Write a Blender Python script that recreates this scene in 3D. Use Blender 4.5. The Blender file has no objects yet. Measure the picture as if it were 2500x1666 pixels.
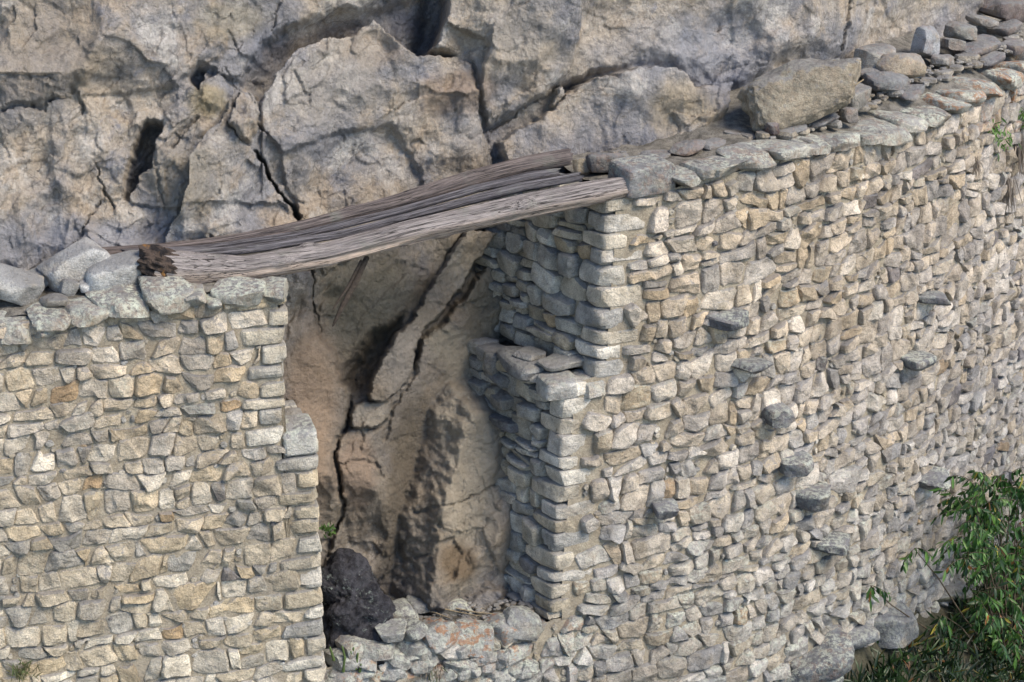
import bpy, math, random
import numpy as np
from mathutils import Vector, noise as mnoise

# ------------------------------------------------------------------ camera, world, sun
S = bpy.context.scene
COL = S.collection
F = 5000.0                       # focal length in pixels of a 2500 px wide frame
PITCH = math.radians(20.0)
DIST = 26.0
CAM = np.array([0.0, -DIST*math.cos(PITCH), DIST*math.sin(PITCH)])
cd = bpy.data.cameras.new('camera')
cd.sensor_width = 36.0
cd.lens = 36.0*F/2500.0
cd.clip_end = 500.0
cam = bpy.data.objects.new('camera', cd)
COL.objects.link(cam)
cam.location = CAM
cam.rotation_euler = (math.pi/2-PITCH, 0, 0)
S.camera = cam

SUN_AZ, SUN_EL = math.radians(58.0), math.radians(48.0)   # azimuth from -Y (toward the viewer) to +X
sd = np.array([math.sin(SUN_AZ)*math.cos(SUN_EL), -math.cos(SUN_AZ)*math.cos(SUN_EL), math.sin(SUN_EL)])
W = bpy.data.worlds.new('World')
S.world = W
W.use_nodes = True
nt = W.node_tree
bg = nt.nodes['Background']
sky = nt.nodes.new('ShaderNodeTexSky')
sky.sky_type = 'NISHITA'
sky.sun_disc = False
sky.sun_elevation = SUN_EL
sky.sun_rotation = math.atan2(sd[0], sd[1])
sky.altitude = 2400
nt.links.new(sky.outputs[0], bg.inputs[0])
bg.inputs[1].default_value = 0.10
sl = bpy.data.lights.new('sun', 'SUN')
sl.energy = 2.1
sl.angle = math.radians(28)
sl.color = (1.0, 0.87, 0.69)
so = bpy.data.objects.new('sun', sl)
COL.objects.link(so)
so.rotation_euler = Vector(sd).to_track_quat('Z', 'Y').to_euler()
S.view_settings.view_transform = 'Standard'
S.view_settings.look = 'None'
S.view_settings.gamma = 1
S.view_settings.use_curve_mapping = False
S.view_settings.exposure = 1.5
S.render.engine = 'CYCLES'

# ------------------------------------------------------------------ numeric helpers
RNG = np.random.default_rng(7)

def hsh(ix, iy, iz, seed):
    h = (ix.astype(np.int64)*374761393 + iy.astype(np.int64)*668265263 + iz.astype(np.int64)*2147483647 + seed*974711) & 0xFFFFFFFF
    h = ((h ^ (h >> 13))*1274126177) & 0xFFFFFFFF
    h = ((h ^ (h >> 16))*2246822519) & 0xFFFFFFFF
    return h ^ (h >> 15)

def perlin(P, seed=0):
    P = np.asarray(P, float)
    i = np.floor(P).astype(np.int64)
    f = P-i
    w = f*f*f*(f*(f*6-15)+10)
    out = 0
    for dx in (0, 1):
        for dy in (0, 1):
            for dz in (0, 1):
                h = hsh(i[..., 0]+dx, i[..., 1]+dy, i[..., 2]+dz, seed)
                gx = (h & 1023)/511.5-1
                gy = ((h >> 10) & 1023)/511.5-1
                gz = ((h >> 20) & 1023)/511.5-1
                d = gx*(f[..., 0]-dx)+gy*(f[..., 1]-dy)+gz*(f[..., 2]-dz)
                wt = (w[..., 0] if dx else 1-w[..., 0])*(w[..., 1] if dy else 1-w[..., 1])*(w[..., 2] if dz else 1-w[..., 2])
                out = out+d*wt
    return out

def fbm(P, seed=0, octv=4, gain=0.5):
    P = np.asarray(P, float)
    a, s, o = 1.0, 1.0, 0
    for k in range(octv):
        o = o+a*perlin(P*s+k*17.3, seed+k)
        a *= gain
        s *= 2.03
    return o

def sstep(x, a, b):
    t = np.clip((x-a)/(b-a), 0, 1)
    return t*t*(3-2*t)

def voro(p, q, scale, seed, ax=1.0, rot=0.0):
    """nearest jittered cell: returns random offset, tilt relief and distance to border"""
    c, s = math.cos(rot), math.sin(rot)
    x = (c*p+s*q)/(scale*ax)
    y = (-s*p+c*q)/scale
    ix, iy = np.floor(x).astype(np.int64), np.floor(y).astype(np.int64)
    b1 = np.full(x.shape, 9.0)
    b2 = np.full(x.shape, 9.0)
    val = np.zeros(x.shape)
    for dx in (-1, 0, 1):
        for dy in (-1, 0, 1):
            h = hsh(ix+dx, iy+dy, ix*0, seed)
            sx = ix+dx+(h & 255)/255.0
            sy = iy+dy+((h >> 8) & 255)/255.0
            d = np.hypot(x-sx, y-sy)
            tx = ((h >> 16) & 255)/127.5-1
            h2 = hsh(ix+dx, iy+dy, ix*0+1, seed)
            ty = (h2 & 255)/127.5-1
            of = ((h2 >> 8) & 255)/127.5-1
            v = of+tx*(x-sx)*1.6+ty*(y-sy)*1.6
            near = d < b1
            b2 = np.where(near, b1, np.minimum(b2, d))
            val = np.where(near, v, val)
            b1 = np.where(near, d, b1)
    return val, b2-b1

def spall(p, q, scale, seed, ax=1.0, rot=0.0, k=0.55, al=0.35):
    """continuous scooped facets with sharp ridges between them, as rock breaks"""
    c, s = math.cos(rot), math.sin(rot)
    x = (c*p+s*q)/(scale*ax)
    y = (-s*p+c*q)/scale
    ix, iy = np.floor(x).astype(np.int64), np.floor(y).astype(np.int64)
    best = np.full(x.shape, 99.0)
    for dx in (-1, 0, 1):
        for dy in (-1, 0, 1):
            h = hsh(ix+dx, iy+dy, ix*0, seed)
            h2 = hsh(ix+dx, iy+dy, ix*0+1, seed)
            ux = x-(ix+dx+0.1+0.8*(h & 255)/255.0)
            uy = y-(iy+dy+0.1+0.8*((h >> 8) & 255)/255.0)
            v = al*(((h2 >> 8) & 255)/127.5-1)+0.55*((((h >> 16) & 255)/127.5-1)*ux+((h2 & 255)/127.5-1)*uy)+k*(ux*ux+uy*uy)
            best = np.minimum(best, v)
    return best

RIGHT = np.array([1.0, 0, 0])
FWD = np.array([0, math.cos(PITCH), -math.sin(PITCH)])
UP = np.array([0, math.sin(PITCH), math.cos(PITCH)])

def ray(u, v):
    u = np.asarray(u, float)[..., None]
    v = np.asarray(v, float)[..., None]
    return FWD+RIGHT*(u-1250)/F-UP*(v-833)/F

def hit(u, v, g, lo=15.0, hi=60.0):
    """point of the place that lies on the surface g(x,y,z)=0 (negative on the viewer's side)"""
    d = ray(u, v)
    a = np.full(d.shape[:-1], lo)
    b = np.full(d.shape[:-1], hi)
    for _ in range(40):
        m = (a+b)/2
        P = CAM+d*m[..., None]
        s = g(P[..., 0], P[..., 1], P[..., 2]) > 0
        b = np.where(s, m, b)
        a = np.where(s, a, m)
    return CAM+d*((a+b)/2)[..., None]

class Face:
    """upright masonry face over a plan curve y=f(x), leaning back by k per metre of height"""
    def __init__(self, xs, ys, k):
        self.x = np.linspace(xs[0], xs[-1], 1600)
        self.y = np.interp(self.x, xs, ys)
        n = 61
        ker = np.ones(n)/n
        pad = np.concatenate([self.y[0]+(np.arange(-n, 0))*(self.y[1]-self.y[0]), self.y, self.y[-1]+np.arange(1, n+1)*(self.y[-1]-self.y[-2])])
        self.y = np.convolve(pad, ker, 'same')[n:-n]
        self.s = np.concatenate([[0], np.cumsum(np.hypot(np.diff(self.x), np.diff(self.y)))])
        self.k = k
    def g(self, x, y, z):
        return y-np.interp(x, self.x, self.y)-self.k*z
    def px(self, u, v):
        P = hit(u, v, self.g)
        return np.interp(P[..., 0], self.x, self.s), P[..., 2]
    def frame(self, s):
        e = 0.05
        tx = np.interp(s+e, self.s, self.x)-np.interp(s-e, self.s, self.x)
        ty = np.interp(s+e, self.s, self.y)-np.interp(s-e, self.s, self.y)
        l = np.hypot(tx, ty)
        return tx/l, ty/l
    def at(self, s, z, d=0.0):
        s = np.asarray(s, float)
        z = np.asarray(z, float)
        tx, ty = self.frame(s)
        x = np.interp(s, self.s, self.x)
        y = np.interp(s, self.s, self.y)+self.k*z
        return np.stack([x+ty*d, y-tx*d, z+0*s], -1)
    def axes(self, s):
        tx, ty = self.frame(s)
        return np.array([tx, ty, 0.0]), np.array([-ty, tx, 0.0]), np.array([0, 0, 1.0])   # along, into the wall, up

# plan of the place -------------------------------------------------
t18 = math.tan(math.radians(17))
LEFT = Face([-11, -2.0], [-1.45-8.7*t18, -1.45+0.3*t18], 0.03)
hx = [-4, 0.6, 2.0, 3.3, 4.5, 6.0, 8.0, 13.0]
ha = [14, 22, 28, 36, 44, 51, 56, 58]
xs = np.linspace(-4, 13, 400)
ys = np.concatenate([[0], np.cumsum(np.tan(np.radians(np.interp(xs[1:], hx, ha)))*np.diff(xs))])
ys = ys-np.interp(0.6, xs, ys)
RIGHTW = Face(xs, ys, 0.03)
fR = lambda x: np.interp(x, xs, ys)
cx = [-14, -6.5, -4.0, -2.5, -0.7, 1.0, 2.6, 4.2, 5.6, 8, 14]
cy = [-3.6, -1.75, -0.65, 0.40, 1.70, 2.45, 3.0, 4.35, 5.9, 9.2, 18.3]
CK = 0.07
def cliff_g(x, y, z):
    return y-np.interp(x, cx, cy)-CK*z

# ------------------------------------------------------------------ blender helpers
def tag(o, label=None, cat=None, group=None, kind=None):
    if label: o['label'] = label
    if cat: o['category'] = cat
    if group: o['group'] = group
    if kind: o['kind'] = kind
    return o

def empty(name, loc):
    o = bpy.data.objects.new(name, None)
    COL.objects.link(o)
    o.location = loc
    o.empty_display_size = 0.2
    return o

def mesh_obj(name, V, faces, mat, parent=None, col=None, orange=0.0, smooth=True, sharp=None, center=True):
    """one mesh object; faces is an (n,4) or (n,3) array or a list"""
    V = np.asarray(V, float)
    c = V.mean(0) if center else np.zeros(3)
    if parent is not None and center:
        pass
    me = bpy.data.meshes.new(name)
    if isinstance(faces, np.ndarray):
        n, k = faces.shape
        me.vertices.add(len(V))
        me.vertices.foreach_set('co', (V-c).astype(np.float32).ravel())
        me.loops.add(n*k)
        me.loops.foreach_set('vertex_index', faces.astype(np.int32).ravel())
        me.polygons.add(n)
        me.polygons.foreach_set('loop_start', np.arange(0, n*k, k, dtype=np.int32))
        me.polygons.foreach_set('use_smooth', np.full(n, smooth))
        me.update(calc_edges=True)
    else:
        me.from_pydata([tuple(p) for p in (V-c)], [], faces)
        me.polygons.foreach_set('use_smooth', np.full(len(me.polygons), smooth))
    me.materials.append(mat)
    if col is not None:
        a = me.attributes.new('Col', 'FLOAT_COLOR', 'POINT')
        cc = np.asarray(col, np.float32)
        if cc.ndim == 1: cc = np.tile(cc, (len(V), 1))
        a.data.foreach_set('color', cc.ravel())
        b = me.attributes.new('orange', 'FLOAT', 'POINT')
        oo = np.asarray(orange, np.float32)
        if oo.ndim == 0: oo = np.full(len(V), float(orange), np.float32)
        b.data.foreach_set('value', oo)
    if sharp: me.set_sharp_from_angle(angle=math.radians(sharp))
    o = bpy.data.objects.new(name, me)
    COL.objects.link(o)
    if parent is not None:
        o.parent = parent
        o.location = c-np.array(parent.location)
    else:
        o.location = c
    return o

def grid_faces(nu, nv):
    i = np.arange(nu*nv).reshape(nv, nu)
    return np.stack([i[:-1, :-1], i[:-1, 1:], i[1:, 1:], i[1:, :-1]], -1).reshape(-1, 4)

CUBES = {}
def cube_template(n):
    if n in CUBES: return CUBES[n]
    idx, V, Fc = {}, [], []
    def vid(p):
        k = tuple(p)
        if k not in idx:
            idx[k] = len(V)
            V.append(p)
        return idx[k]
    for ax in range(3):
        for sg in (0, n):
            for a in range(n):
                for b in range(n):
                    q = []
                    for (da, db) in ((0, 0), (1, 0), (1, 1), (0, 1)):
                        p = [0, 0, 0]
                        p[ax] = sg
                        p[(ax+1) % 3] = a+da
                        p[(ax+2) % 3] = b+db
                        q.append(vid(tuple(p)))
                    if sg == 0: q.reverse()
                    Fc.append(q)
    V = np.array(V, float)/n*2-1
    V = np.sign(V)*np.abs(np.sin(V*math.pi/2*0.94)/math.sin(math.pi/2*0.94))
    CUBES[n] = (V, np.array(Fc))
    return CUBES[n]

def rock_shape(h, seed, n=5, p=5.0, amp=0.07, cuts=5, cutmin=0.72, taper=0.12, freq=1.6):
    """irregular angular stone with half sizes h"""
    r = np.random.default_rng(seed)
    V, Fc = cube_template(n)
    V = V/(np.sum(np.abs(V)**p, 1)**(1/p))[:, None]
    for ax in range(3):
        o1, o2 = (ax+1) % 3, (ax+2) % 3
        V = V.copy()
        V[:, o1] *= 1+taper*r.uniform(-1, 1)*V[:, ax]
        V[:, o2] += taper*r.uniform(-1, 1)*V[:, ax]
    for _ in range(cuts):
        nn = r.normal(size=3)
        nn /= np.linalg.norm(nn)
        reach = np.sum(np.abs(nn))*0.78
        d = reach*r.uniform(cutmin, 0.98)
        ex = np.maximum(V@nn-d, 0)
        V = V-ex[:, None]*nn
    hh = np.asarray(h, float)
    Q = V*hh/np.mean(hh)
    nz = fbm(Q*freq+seed*3.7, seed % 97, 3 if n < 20 else 5, .5 if n < 20 else .58)
    nrm = V/np.linalg.norm(V, axis=1)[:, None]
    V = V+nrm*(amp*nz)[:, None]*1.4
    return V*hh, Fc

def rotz(a):
    c, s = math.cos(a), math.sin(a)
    return np.array([[c, -s, 0], [s, c, 0], [0, 0, 1]])
def rotx(a):
    c, s = math.cos(a), math.sin(a)
    return np.array([[1, 0, 0], [0, c, -s], [0, s, c]])
def roty(a):
    c, s = math.cos(a), math.sin(a)
    return np.array([[c, 0, s], [0, 1, 0], [-s, 0, c]])

# ------------------------------------------------------------------ materials
class NT:
    def __init__(self, name):
        self.m = bpy.data.materials.new(name)
        self.m.use_nodes = True
        self.t = self.m.node_tree
        self.b = self.t.nodes['Principled BSDF']
        self.b.inputs['Specular IOR Level'].default_value = 0.25
        self.pos = self.n('ShaderNodeNewGeometry')
    def n(self, typ, **kw):
        x = self.t.nodes.new(typ)
        for k, v in kw.items():
            if hasattr(x, k) and not k.startswith('i_'): setattr(x, k, v)
        return x
    def l(self, a, b): self.t.links.new(a, b)
    def val(self, sock, v):
        if hasattr(v, 'is_linked') or hasattr(v, 'links'): self.l(v, sock)
        else: sock.default_value = v
    def noise(self, scale, detail=4, rough=0.55, vec=None, dist=0.0, stretch=None):
        x = self.n('ShaderNodeTexNoise')
        x.inputs['Scale'].default_value = scale
        x.inputs['Detail'].default_value = detail
        x.inputs['Roughness'].default_value = rough
        x.inputs['Distortion'].default_value = dist
        v = vec or self.pos.outputs['Position']
        if stretch:
            mp = self.n('ShaderNodeMapping')
            mp.inputs['Scale'].default_value = stretch[0]
            mp.inputs['Rotation'].default_value = stretch[1]
            self.l(v, mp.inputs['Vector'])
            v = mp.outputs[0]
        self.l(v, x.inputs['Vector'])
        return x.outputs['Fac']
    def ramp(self, f, a, b, lo=0.0, hi=1.0):
        x = self.n('ShaderNodeMapRange')
        x.interpolation_type = 'SMOOTHSTEP'
        self.l(f, x.inputs['Value'])
        for k, v in (('From Min', a), ('From Max', b), ('To Min', lo), ('To Max', hi)): x.inputs[k].default_value = v
        return x.outputs[0]
    def math(self, op, a, b=0.0):
        x = self.n('ShaderNodeMath')
        x.operation = op
        self.val(x.inputs[0], a)
        self.val(x.inputs[1], b)
        return x.outputs[0]
    def mix(self, f, a, b, mode='MIX'):
        x = self.n('ShaderNodeMix')
        x.data_type = 'RGBA'
        x.blend_type = mode
        self.val(x.inputs[0], f)
        for sck, v in ((x.inputs[6], a), (x.inputs[7], b)):
            if hasattr(v, 'links'): self.l(v, sck)
            else: sck.default_value = (*v, 1)
        return x.outputs[2]
    def grey(self, f):
        x = self.n('ShaderNodeCombineColor')
        for i in range(3): self.l(f, x.inputs[i])
        return x.outputs[0]
    def attr(self, name):
        x = self.n('ShaderNodeAttribute')
        x.attribute_name = name
        return x
    def voronoi(self, scale, feature='DISTANCE_TO_EDGE', vec=None, stretch=None):
        x = self.n('ShaderNodeTexVoronoi')
        x.feature = feature
        x.inputs['Scale'].default_value = scale
        v = vec or self.pos.outputs['Position']
        if stretch:
            mp = self.n('ShaderNodeMapping')
            mp.inputs['Scale'].default_value = stretch[0]
            mp.inputs['Rotation'].default_value = stretch[1]
            self.l(v, mp.inputs['Vector'])
            v = mp.outputs[0]
        self.l(v, x.inputs['Vector'])
        return x.outputs['Distance']
    def bump(self, hs, dist=0.02, strength=1.0):
        prev = None
        for h, d, st in hs:
            x = self.n('ShaderNodeBump')
            x.inputs['Distance'].default_value = d
            x.inputs['Strength'].default_value = st
            self.l(h, x.inputs['Height'])
            if prev: self.l(prev, x.inputs['Normal'])
            prev = x.outputs[0]
        self.l(prev, self.b.inputs['Normal'])
    def done(self, color, rough=0.9):
        self.l(color, self.b.inputs['Base Color'])
        self.b.inputs['Roughness'].default_value = rough
        return self.m
    def upz(self):
        x = self.n('ShaderNodeSeparateXYZ')
        self.l(self.pos.outputs['Normal'], x.inputs[0])
        return x.outputs[2]

def warp_vec(m, amt, scale):
    x = m.n('ShaderNodeTexNoise')
    x.inputs['Scale'].default_value = scale
    x.inputs['Detail'].default_value = 3
    m.l(m.pos.outputs['Position'], x.inputs['Vector'])
    y = m.n('ShaderNodeVectorMath')
    y.operation = 'MULTIPLY_ADD'
    m.l(x.outputs['Color'], y.inputs[0])
    y.inputs[1].default_value = (amt,)*3
    m.l(m.pos.outputs['Position'], y.inputs[2])
    return y.outputs[0]

def mat_stone():
    m = NT('weathered_stone')
    a = m.attr('Col')
    # every stone carries its own colour; wear on top
    n1 = m.noise(4.5, 5, 0.6)
    c = m.mix(1.0, a.outputs['Color'], m.grey(m.ramp(n1, 0.28, 0.72, 0.64, 1.28)), 'MULTIPLY')
    warm = m.noise(3.1, 3, 0.5)
    c = m.mix(m.ramp(warm, 0.52, 0.72, 0, 0.32), c, (0.46, 0.37, 0.25))
    gr = m.noise(70, 3, 0.7)
    c = m.mix(1.0, c, m.grey(m.ramp(gr, 0.25, 0.75, 0.68, 1.28)), 'MULTIPLY')
    # grey-blue weathering on faces that look up, ragged by noise
    n2 = m.noise(9, 5, 0.65)
    up = m.math('ADD', m.upz(), m.math('MULTIPLY', m.math('SUBTRACT', n2, 0.5), 2.0))
    c = m.mix(m.ramp(up, 0.44, 0.82, 0, 0.70), c, (0.20, 0.205, 0.22))
    n3 = m.noise(6.5, 5, 0.7, dist=0.6)
    c = m.mix(m.ramp(n3, 0.58, 0.70, 0, 0.6), c, (0.175, 0.172, 0.178))
    big_s = m.noise(1.0, 5, 0.6, stretch=((1.3, 1.3, 0.55), (0, 0, 0)))
    c = m.mix(1.0, c, m.grey(m.ramp(big_s, 0.30, 0.66, 0.74, 1.10)), 'MULTIPLY')
    # crusts of pale lichen where the stone carries it (alpha)
    n4 = m.noise(15, 6, 0.75)
    big = m.ramp(m.noise(3.6, 4, 0.6), 0.34, 0.54)
    lup = m.ramp(m.upz(), -0.3, 0.5, 0.25, 1.0)
    amt = m.math('MULTIPLY', m.math('MULTIPLY', a.outputs['Alpha'], big), lup)
    li = m.math('MULTIPLY', m.ramp(n4, 0.44, 0.56), amt)
    c = m.mix(li, c, (0.55, 0.585, 0.50))
    n5 = m.noise(26, 5, 0.7)
    dk = m.math('MULTIPLY', m.ramp(n5, 0.52, 0.66, 0, 0.8), amt)
    c = m.mix(dk, c, (0.085, 0.09, 0.105))
    o = m.attr('orange')
    n6 = m.noise(6, 6, 0.75)
    oc = m.math('MULTIPLY', m.ramp(n6, 0.50, 0.58, 0, .9), m.math('MINIMUM', o.outputs['Fac'], 1.0))
    c = m.mix(oc, c, (0.34, 0.15, 0.06))
    m.bump([(m.noise(11, 6, 0.65), 0.09, 0.75), (m.noise(48, 4, 0.7), 0.03, 0.8),
            (m.voronoi(9, vec=warp_vec(m, 0.12, 6)), 0.035, 0.5)])
    return m.done(c, 0.92)

def mat_mortar():
    m = NT('clay_mortar')
    n = m.noise(5, 5, 0.6)
    c = m.mix(m.ramp(n, 0.3, 0.7), (0.32, 0.275, 0.21), (0.47, 0.415, 0.325))
    g = m.noise(60, 4, 0.7)
    c = m.mix(1.0, c, m.grey(m.ramp(g, 0.25, 0.75, 0.66, 1.22)), 'MULTIPLY')
    n2 = m.noise(1.2, 4, 0.6)
    c = m.mix(m.ramp(n2, 0.45, 0.7, 0, 0.6), c, (0.33, 0.295, 0.245))
    m.bump([(m.noise(20, 5, 0.7), 0.06, 0.8), (m.noise(90, 3, 0.7), 0.02, 0.8)])
    return m.done(c, 0.95)

def mat_cliff():
    m = NT('cliff_rock')
    a = m.attr('Col')
    wv = warp_vec(m, 0.5, 0.9)
    n1 = m.noise(0.75, 5, 0.6, vec=wv)
    c = m.mix(m.ramp(n1, 0.40, 0.60), (0.245, 0.243, 0.258), (0.415, 0.365, 0.31))
    nb = m.noise(1.9, 6, 0.68, vec=wv)
    c = m.mix(m.ramp(nb, 0.30, 0.46, 0.75, 0), c, (0.20, 0.215, 0.265))
    n2 = m.noise(1.5, 6, 0.65, vec=wv)
    c = m.mix(m.ramp(n2, 0.50, 0.66, 0, 0.6), c, (0.365, 0.29, 0.215))
    # pale mineral bloom
    n3 = m.noise(1.1, 7, 0.7, vec=wv)
    c = m.mix(m.ramp(n3, 0.51, 0.64, 0, 0.75), c, (0.53, 0.505, 0.48))
    # seepage streaks running down
    st = m.noise(1.0, 6, 0.68, stretch=((4.2, 4.2, 0.42), (0, 0.10, 0)))
    c = m.mix(m.ramp(st, 0.54, 0.68, 0, 0.6), c, (0.155, 0.15, 0.15))
    st2 = m.noise(1.0, 6, 0.68, stretch=((6.2, 6.2, 0.6), (0, -0.12, 0)))
    c = m.mix(m.ramp(st2, 0.56, 0.72, 0, 0.45), c, (0.52, 0.49, 0.455))
    # thin hairline joints and veins
    v1 = m.voronoi(1.1, vec=warp_vec(m, 0.55, 2.2))
    msk = m.ramp(m.noise(0.9, 3, 0.5), 0.45, 0.57)
    c = m.mix(m.math('MULTIPLY', m.ramp(v1, 0.0, 0.016, 0.45, 0), msk), c, (0.085, 0.08, 0.078))
    v2 = m.voronoi(4.6, vec=warp_vec(m, 0.3, 4.5), stretch=((1, 1, 0.6), (0, 0.5, 0)))
    msk2 = m.ramp(m.noise(1.4, 3, 0.5), 0.52, 0.66)
    c = m.mix(m.math('MULTIPLY', m.ramp(v2, 0.0, 0.04, 0.3, 0), msk2), c, (0.13, 0.12, 0.115))
    g = m.noise(24, 5, 0.7)
    c = m.mix(1.0, c, m.grey(m.ramp(g, 0.25, 0.75, 0.80, 1.18)), 'MULTIPLY')
    g = m.noise(95, 3, 0.75)
    c = m.mix(1.0, c, m.grey(m.ramp(g, 0.2, 0.8, 0.84, 1.14)), 'MULTIPLY')
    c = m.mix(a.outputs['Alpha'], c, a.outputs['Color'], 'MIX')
    g2 = m.noise(7, 6, 0.7)
    c = m.mix(1.0, c, m.grey(m.ramp(g2, 0.25, 0.75, 0.86, 1.12)), 'MULTIPLY')
    m.bump([(m.noise(2.6, 7, 0.66, vec=wv), 0.28, 0.8),
            (m.noise(1.0, 6, 0.65, stretch=((11, 11, 2.2), (0, 0.15, 0))), 0.06, 0.5),
            (m.noise(22, 5, 0.7), 0.05, 0.8), (m.noise(110, 3, 0.7), 0.012, 0.7)])
    return m.done(c, 0.93)

def mat_wood(name, pale, mid, dark):
    m = NT(name)
    a = m.attr('Col')         # r: metres along, g,b: place on the section; alpha: paler towards the underside
    sx = m.n('ShaderNodeVectorMath')
    sx.operation = 'MULTIPLY'
    m.l(a.outputs['Color'], sx.inputs[0])
    sx.inputs[1].default_value = (0.55, 11.0, 11.0)
    g = m.noise(2.2, 7, 0.68, vec=sx.outputs[0])
    c = m.mix(m.ramp(g, 0.36, 0.64), dark, mid)
    sy = m.n('ShaderNodeVectorMath')
    sy.operation = 'MULTIPLY'
    m.l(a.outputs['Color'], sy.inputs[0])
    sy.inputs[1].default_value = (2.0, 55.0, 55.0)
    g2 = m.noise(2.0, 6, 0.7, vec=sy.outputs[0])
    c = m.mix(1.0, c, m.grey(m.ramp(g2, 0.25, 0.75, 0.58, 1.35)), 'MULTIPLY')
    c = m.mix(m.math('MULTIPLY', a.outputs['Alpha'], m.ramp(g, 0.30, 0.55)), c, pale)
    n3 = m.noise(3.0, 4, 0.6)
    c = m.mix(m.ramp(n3, 0.55, 0.72, 0, 0.5), c, (0.20, 0.205, 0.18))
    # long drying cracks
    s3 = m.n('ShaderNodeVectorMath')
    s3.operation = 'MULTIPLY'
    m.l(a.outputs['Color'], s3.inputs[0])
    s3.inputs[1].default_value = (0.45, 8.0, 8.0)
    cr = m.noise(1.6, 4, 0.5, vec=s3.outputs[0])
    line = m.math('ABSOLUTE', m.math('SUBTRACT', cr, 0.5))
    lf = m.ramp(line, 0.008, 0.026, 1, 0)
    c = m.mix(m.math('MULTIPLY', lf, m.ramp(m.noise(1.3, 3, 0.5), 0.36, 0.50, 0, 0.95)), c, (0.028, 0.024, 0.024))
    inv = m.math('SUBTRACT', 1.0, lf)
    m.bump([(inv, 0.03, 0.6), (g, 0.05, 0.6), (g2, 0.02, 0.6)])
    return m.done(c, 0.85)

def mat_plain(name, c1, c2, scale=8, rough=0.9, bump=0.02):
    m = NT(name)
    n = m.noise(scale, 5, 0.65)
    c = m.mix(m.ramp(n, 0.3, 0.7), c1, c2)
    g = m.noise(scale*9, 3, 0.7)
    c = m.mix(1.0, c, m.grey(m.ramp(g, 0.25, 0.75, 0.7, 1.25)), 'MULTIPLY')
    m.bump([(m.noise(scale*2, 5, 0.7), bump*2, 0.7), (g, bump, 0.6)])
    return m.done(c, rough)

def mat_leaf(name, rough=0.42):
    m = NT(name)
    a = m.attr('Col')
    m.b.inputs['Specular IOR Level'].default_value = 0.4
    tr = m.n('ShaderNodeBsdfTranslucent')
    m.l(a.outputs['Color'], tr.inputs[0])
    mx = m.n('ShaderNodeMixShader')
    mx.inputs[0].default_value = 0.28
    out = m.t.nodes['Material Output']
    m.l(a.outputs['Color'], m.b.inputs['Base Color'])
    m.b.inputs['Roughness'].default_value = rough
    m.l(m.b.outputs[0], mx.inputs[1])
    m.l(tr.outputs[0], mx.inputs[2])
    m.l(mx.outputs[0], out.inputs[0])
    return m.m

M_STONE = mat_stone()
M_MORTAR = mat_mortar()
M_CLIFF = mat_cliff()
M_LOG = mat_wood('silvered_wood', (0.55, 0.44, 0.365), (0.37, 0.335, 0.325), (0.15, 0.137, 0.14))
M_LOGD = mat_wood('brown_weathered_wood', (0.27, 0.21, 0.18), (0.215, 0.18, 0.17), (0.075, 0.064, 0.066))
M_LOGG = mat_wood('grey_weathered_wood', (0.30, 0.27, 0.27), (0.20, 0.19, 0.205), (0.05, 0.046, 0.054))
M_STICK = mat_plain('dry_twig', (0.05, 0.04, 0.035), (0.10, 0.08, 0.065), 20)
M_STRAW = mat_plain('straw', (0.30, 0.24, 0.15), (0.46, 0.38, 0.26), 20)
M_DIRT = mat_plain('ledge_dirt', (0.10, 0.095, 0.085), (0.25, 0.235, 0.21), 7, bump=0.04)
M_SOIL = mat_plain('hillside_soil', (0.03, 0.033, 0.022), (0.075, 0.07, 0.05), 3, bump=0.05)
def mat_black():
    m = NT('black_rock')
    n = m.noise(10, 5, .65)
    c = m.mix(m.ramp(n, .35, .65), (.018, .018, .024), (.07, .07, .083))
    l = m.math('MULTIPLY', m.ramp(m.noise(16, 6, .75), .54, .66), m.ramp(m.noise(2.2, 3, .5), .46, .60))
    c = m.mix(l, c, (.27, .31, .29))
    m.bump([(n, .10, .8), (m.noise(45, 5, .75), .04, 1.0)])
    return m.done(c, .9)
M_BLACK = mat_black()
M_LEAF = mat_leaf('leaf')
M_BARK = mat_plain('bark', (0.06, 0.045, 0.03), (0.14, 0.11, 0.08), 15)

# ------------------------------------------------------------------ cliff
def poly_sd(U, V, poly):
    """signed distance in px, positive inside"""
    P = np.asarray(poly, float)
    d2 = np.full(U.shape, 1e12)
    ins = np.zeros(U.shape, bool)
    n = len(P)
    for i in range(n):
        a, b = P[i], P[(i+1) % n]
        ex, ey = b-a
        t = np.clip(((U-a[0])*ex+(V-a[1])*ey)/(ex*ex+ey*ey+1e-9), 0, 1)
        d2 = np.minimum(d2, (U-a[0]-t*ex)**2+(V-a[1]-t*ey)**2)
        c = ((a[1] > V) != (b[1] > V)) & (U < (b[0]-a[0])*(V-a[1])/(b[1]-a[1]+1e-12)+a[0])
        ins ^= c
    d = np.sqrt(d2)
    return np.where(ins, d, -d)

def line_d(U, V, pts):
    P = np.asarray(pts, float)
    d2 = np.full(U.shape, 1e12)
    for a, b in zip(P[:-1], P[1:]):
        ex, ey = b-a
        t = np.clip(((U-a[0])*ex+(V-a[1])*ey)/(ex*ex+ey*ey+1e-9), 0, 1)
        d2 = np.minimum(d2, (U-a[0]-t*ex)**2+(V-a[1]-t*ey)**2)
    return np.sqrt(d2)

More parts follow.
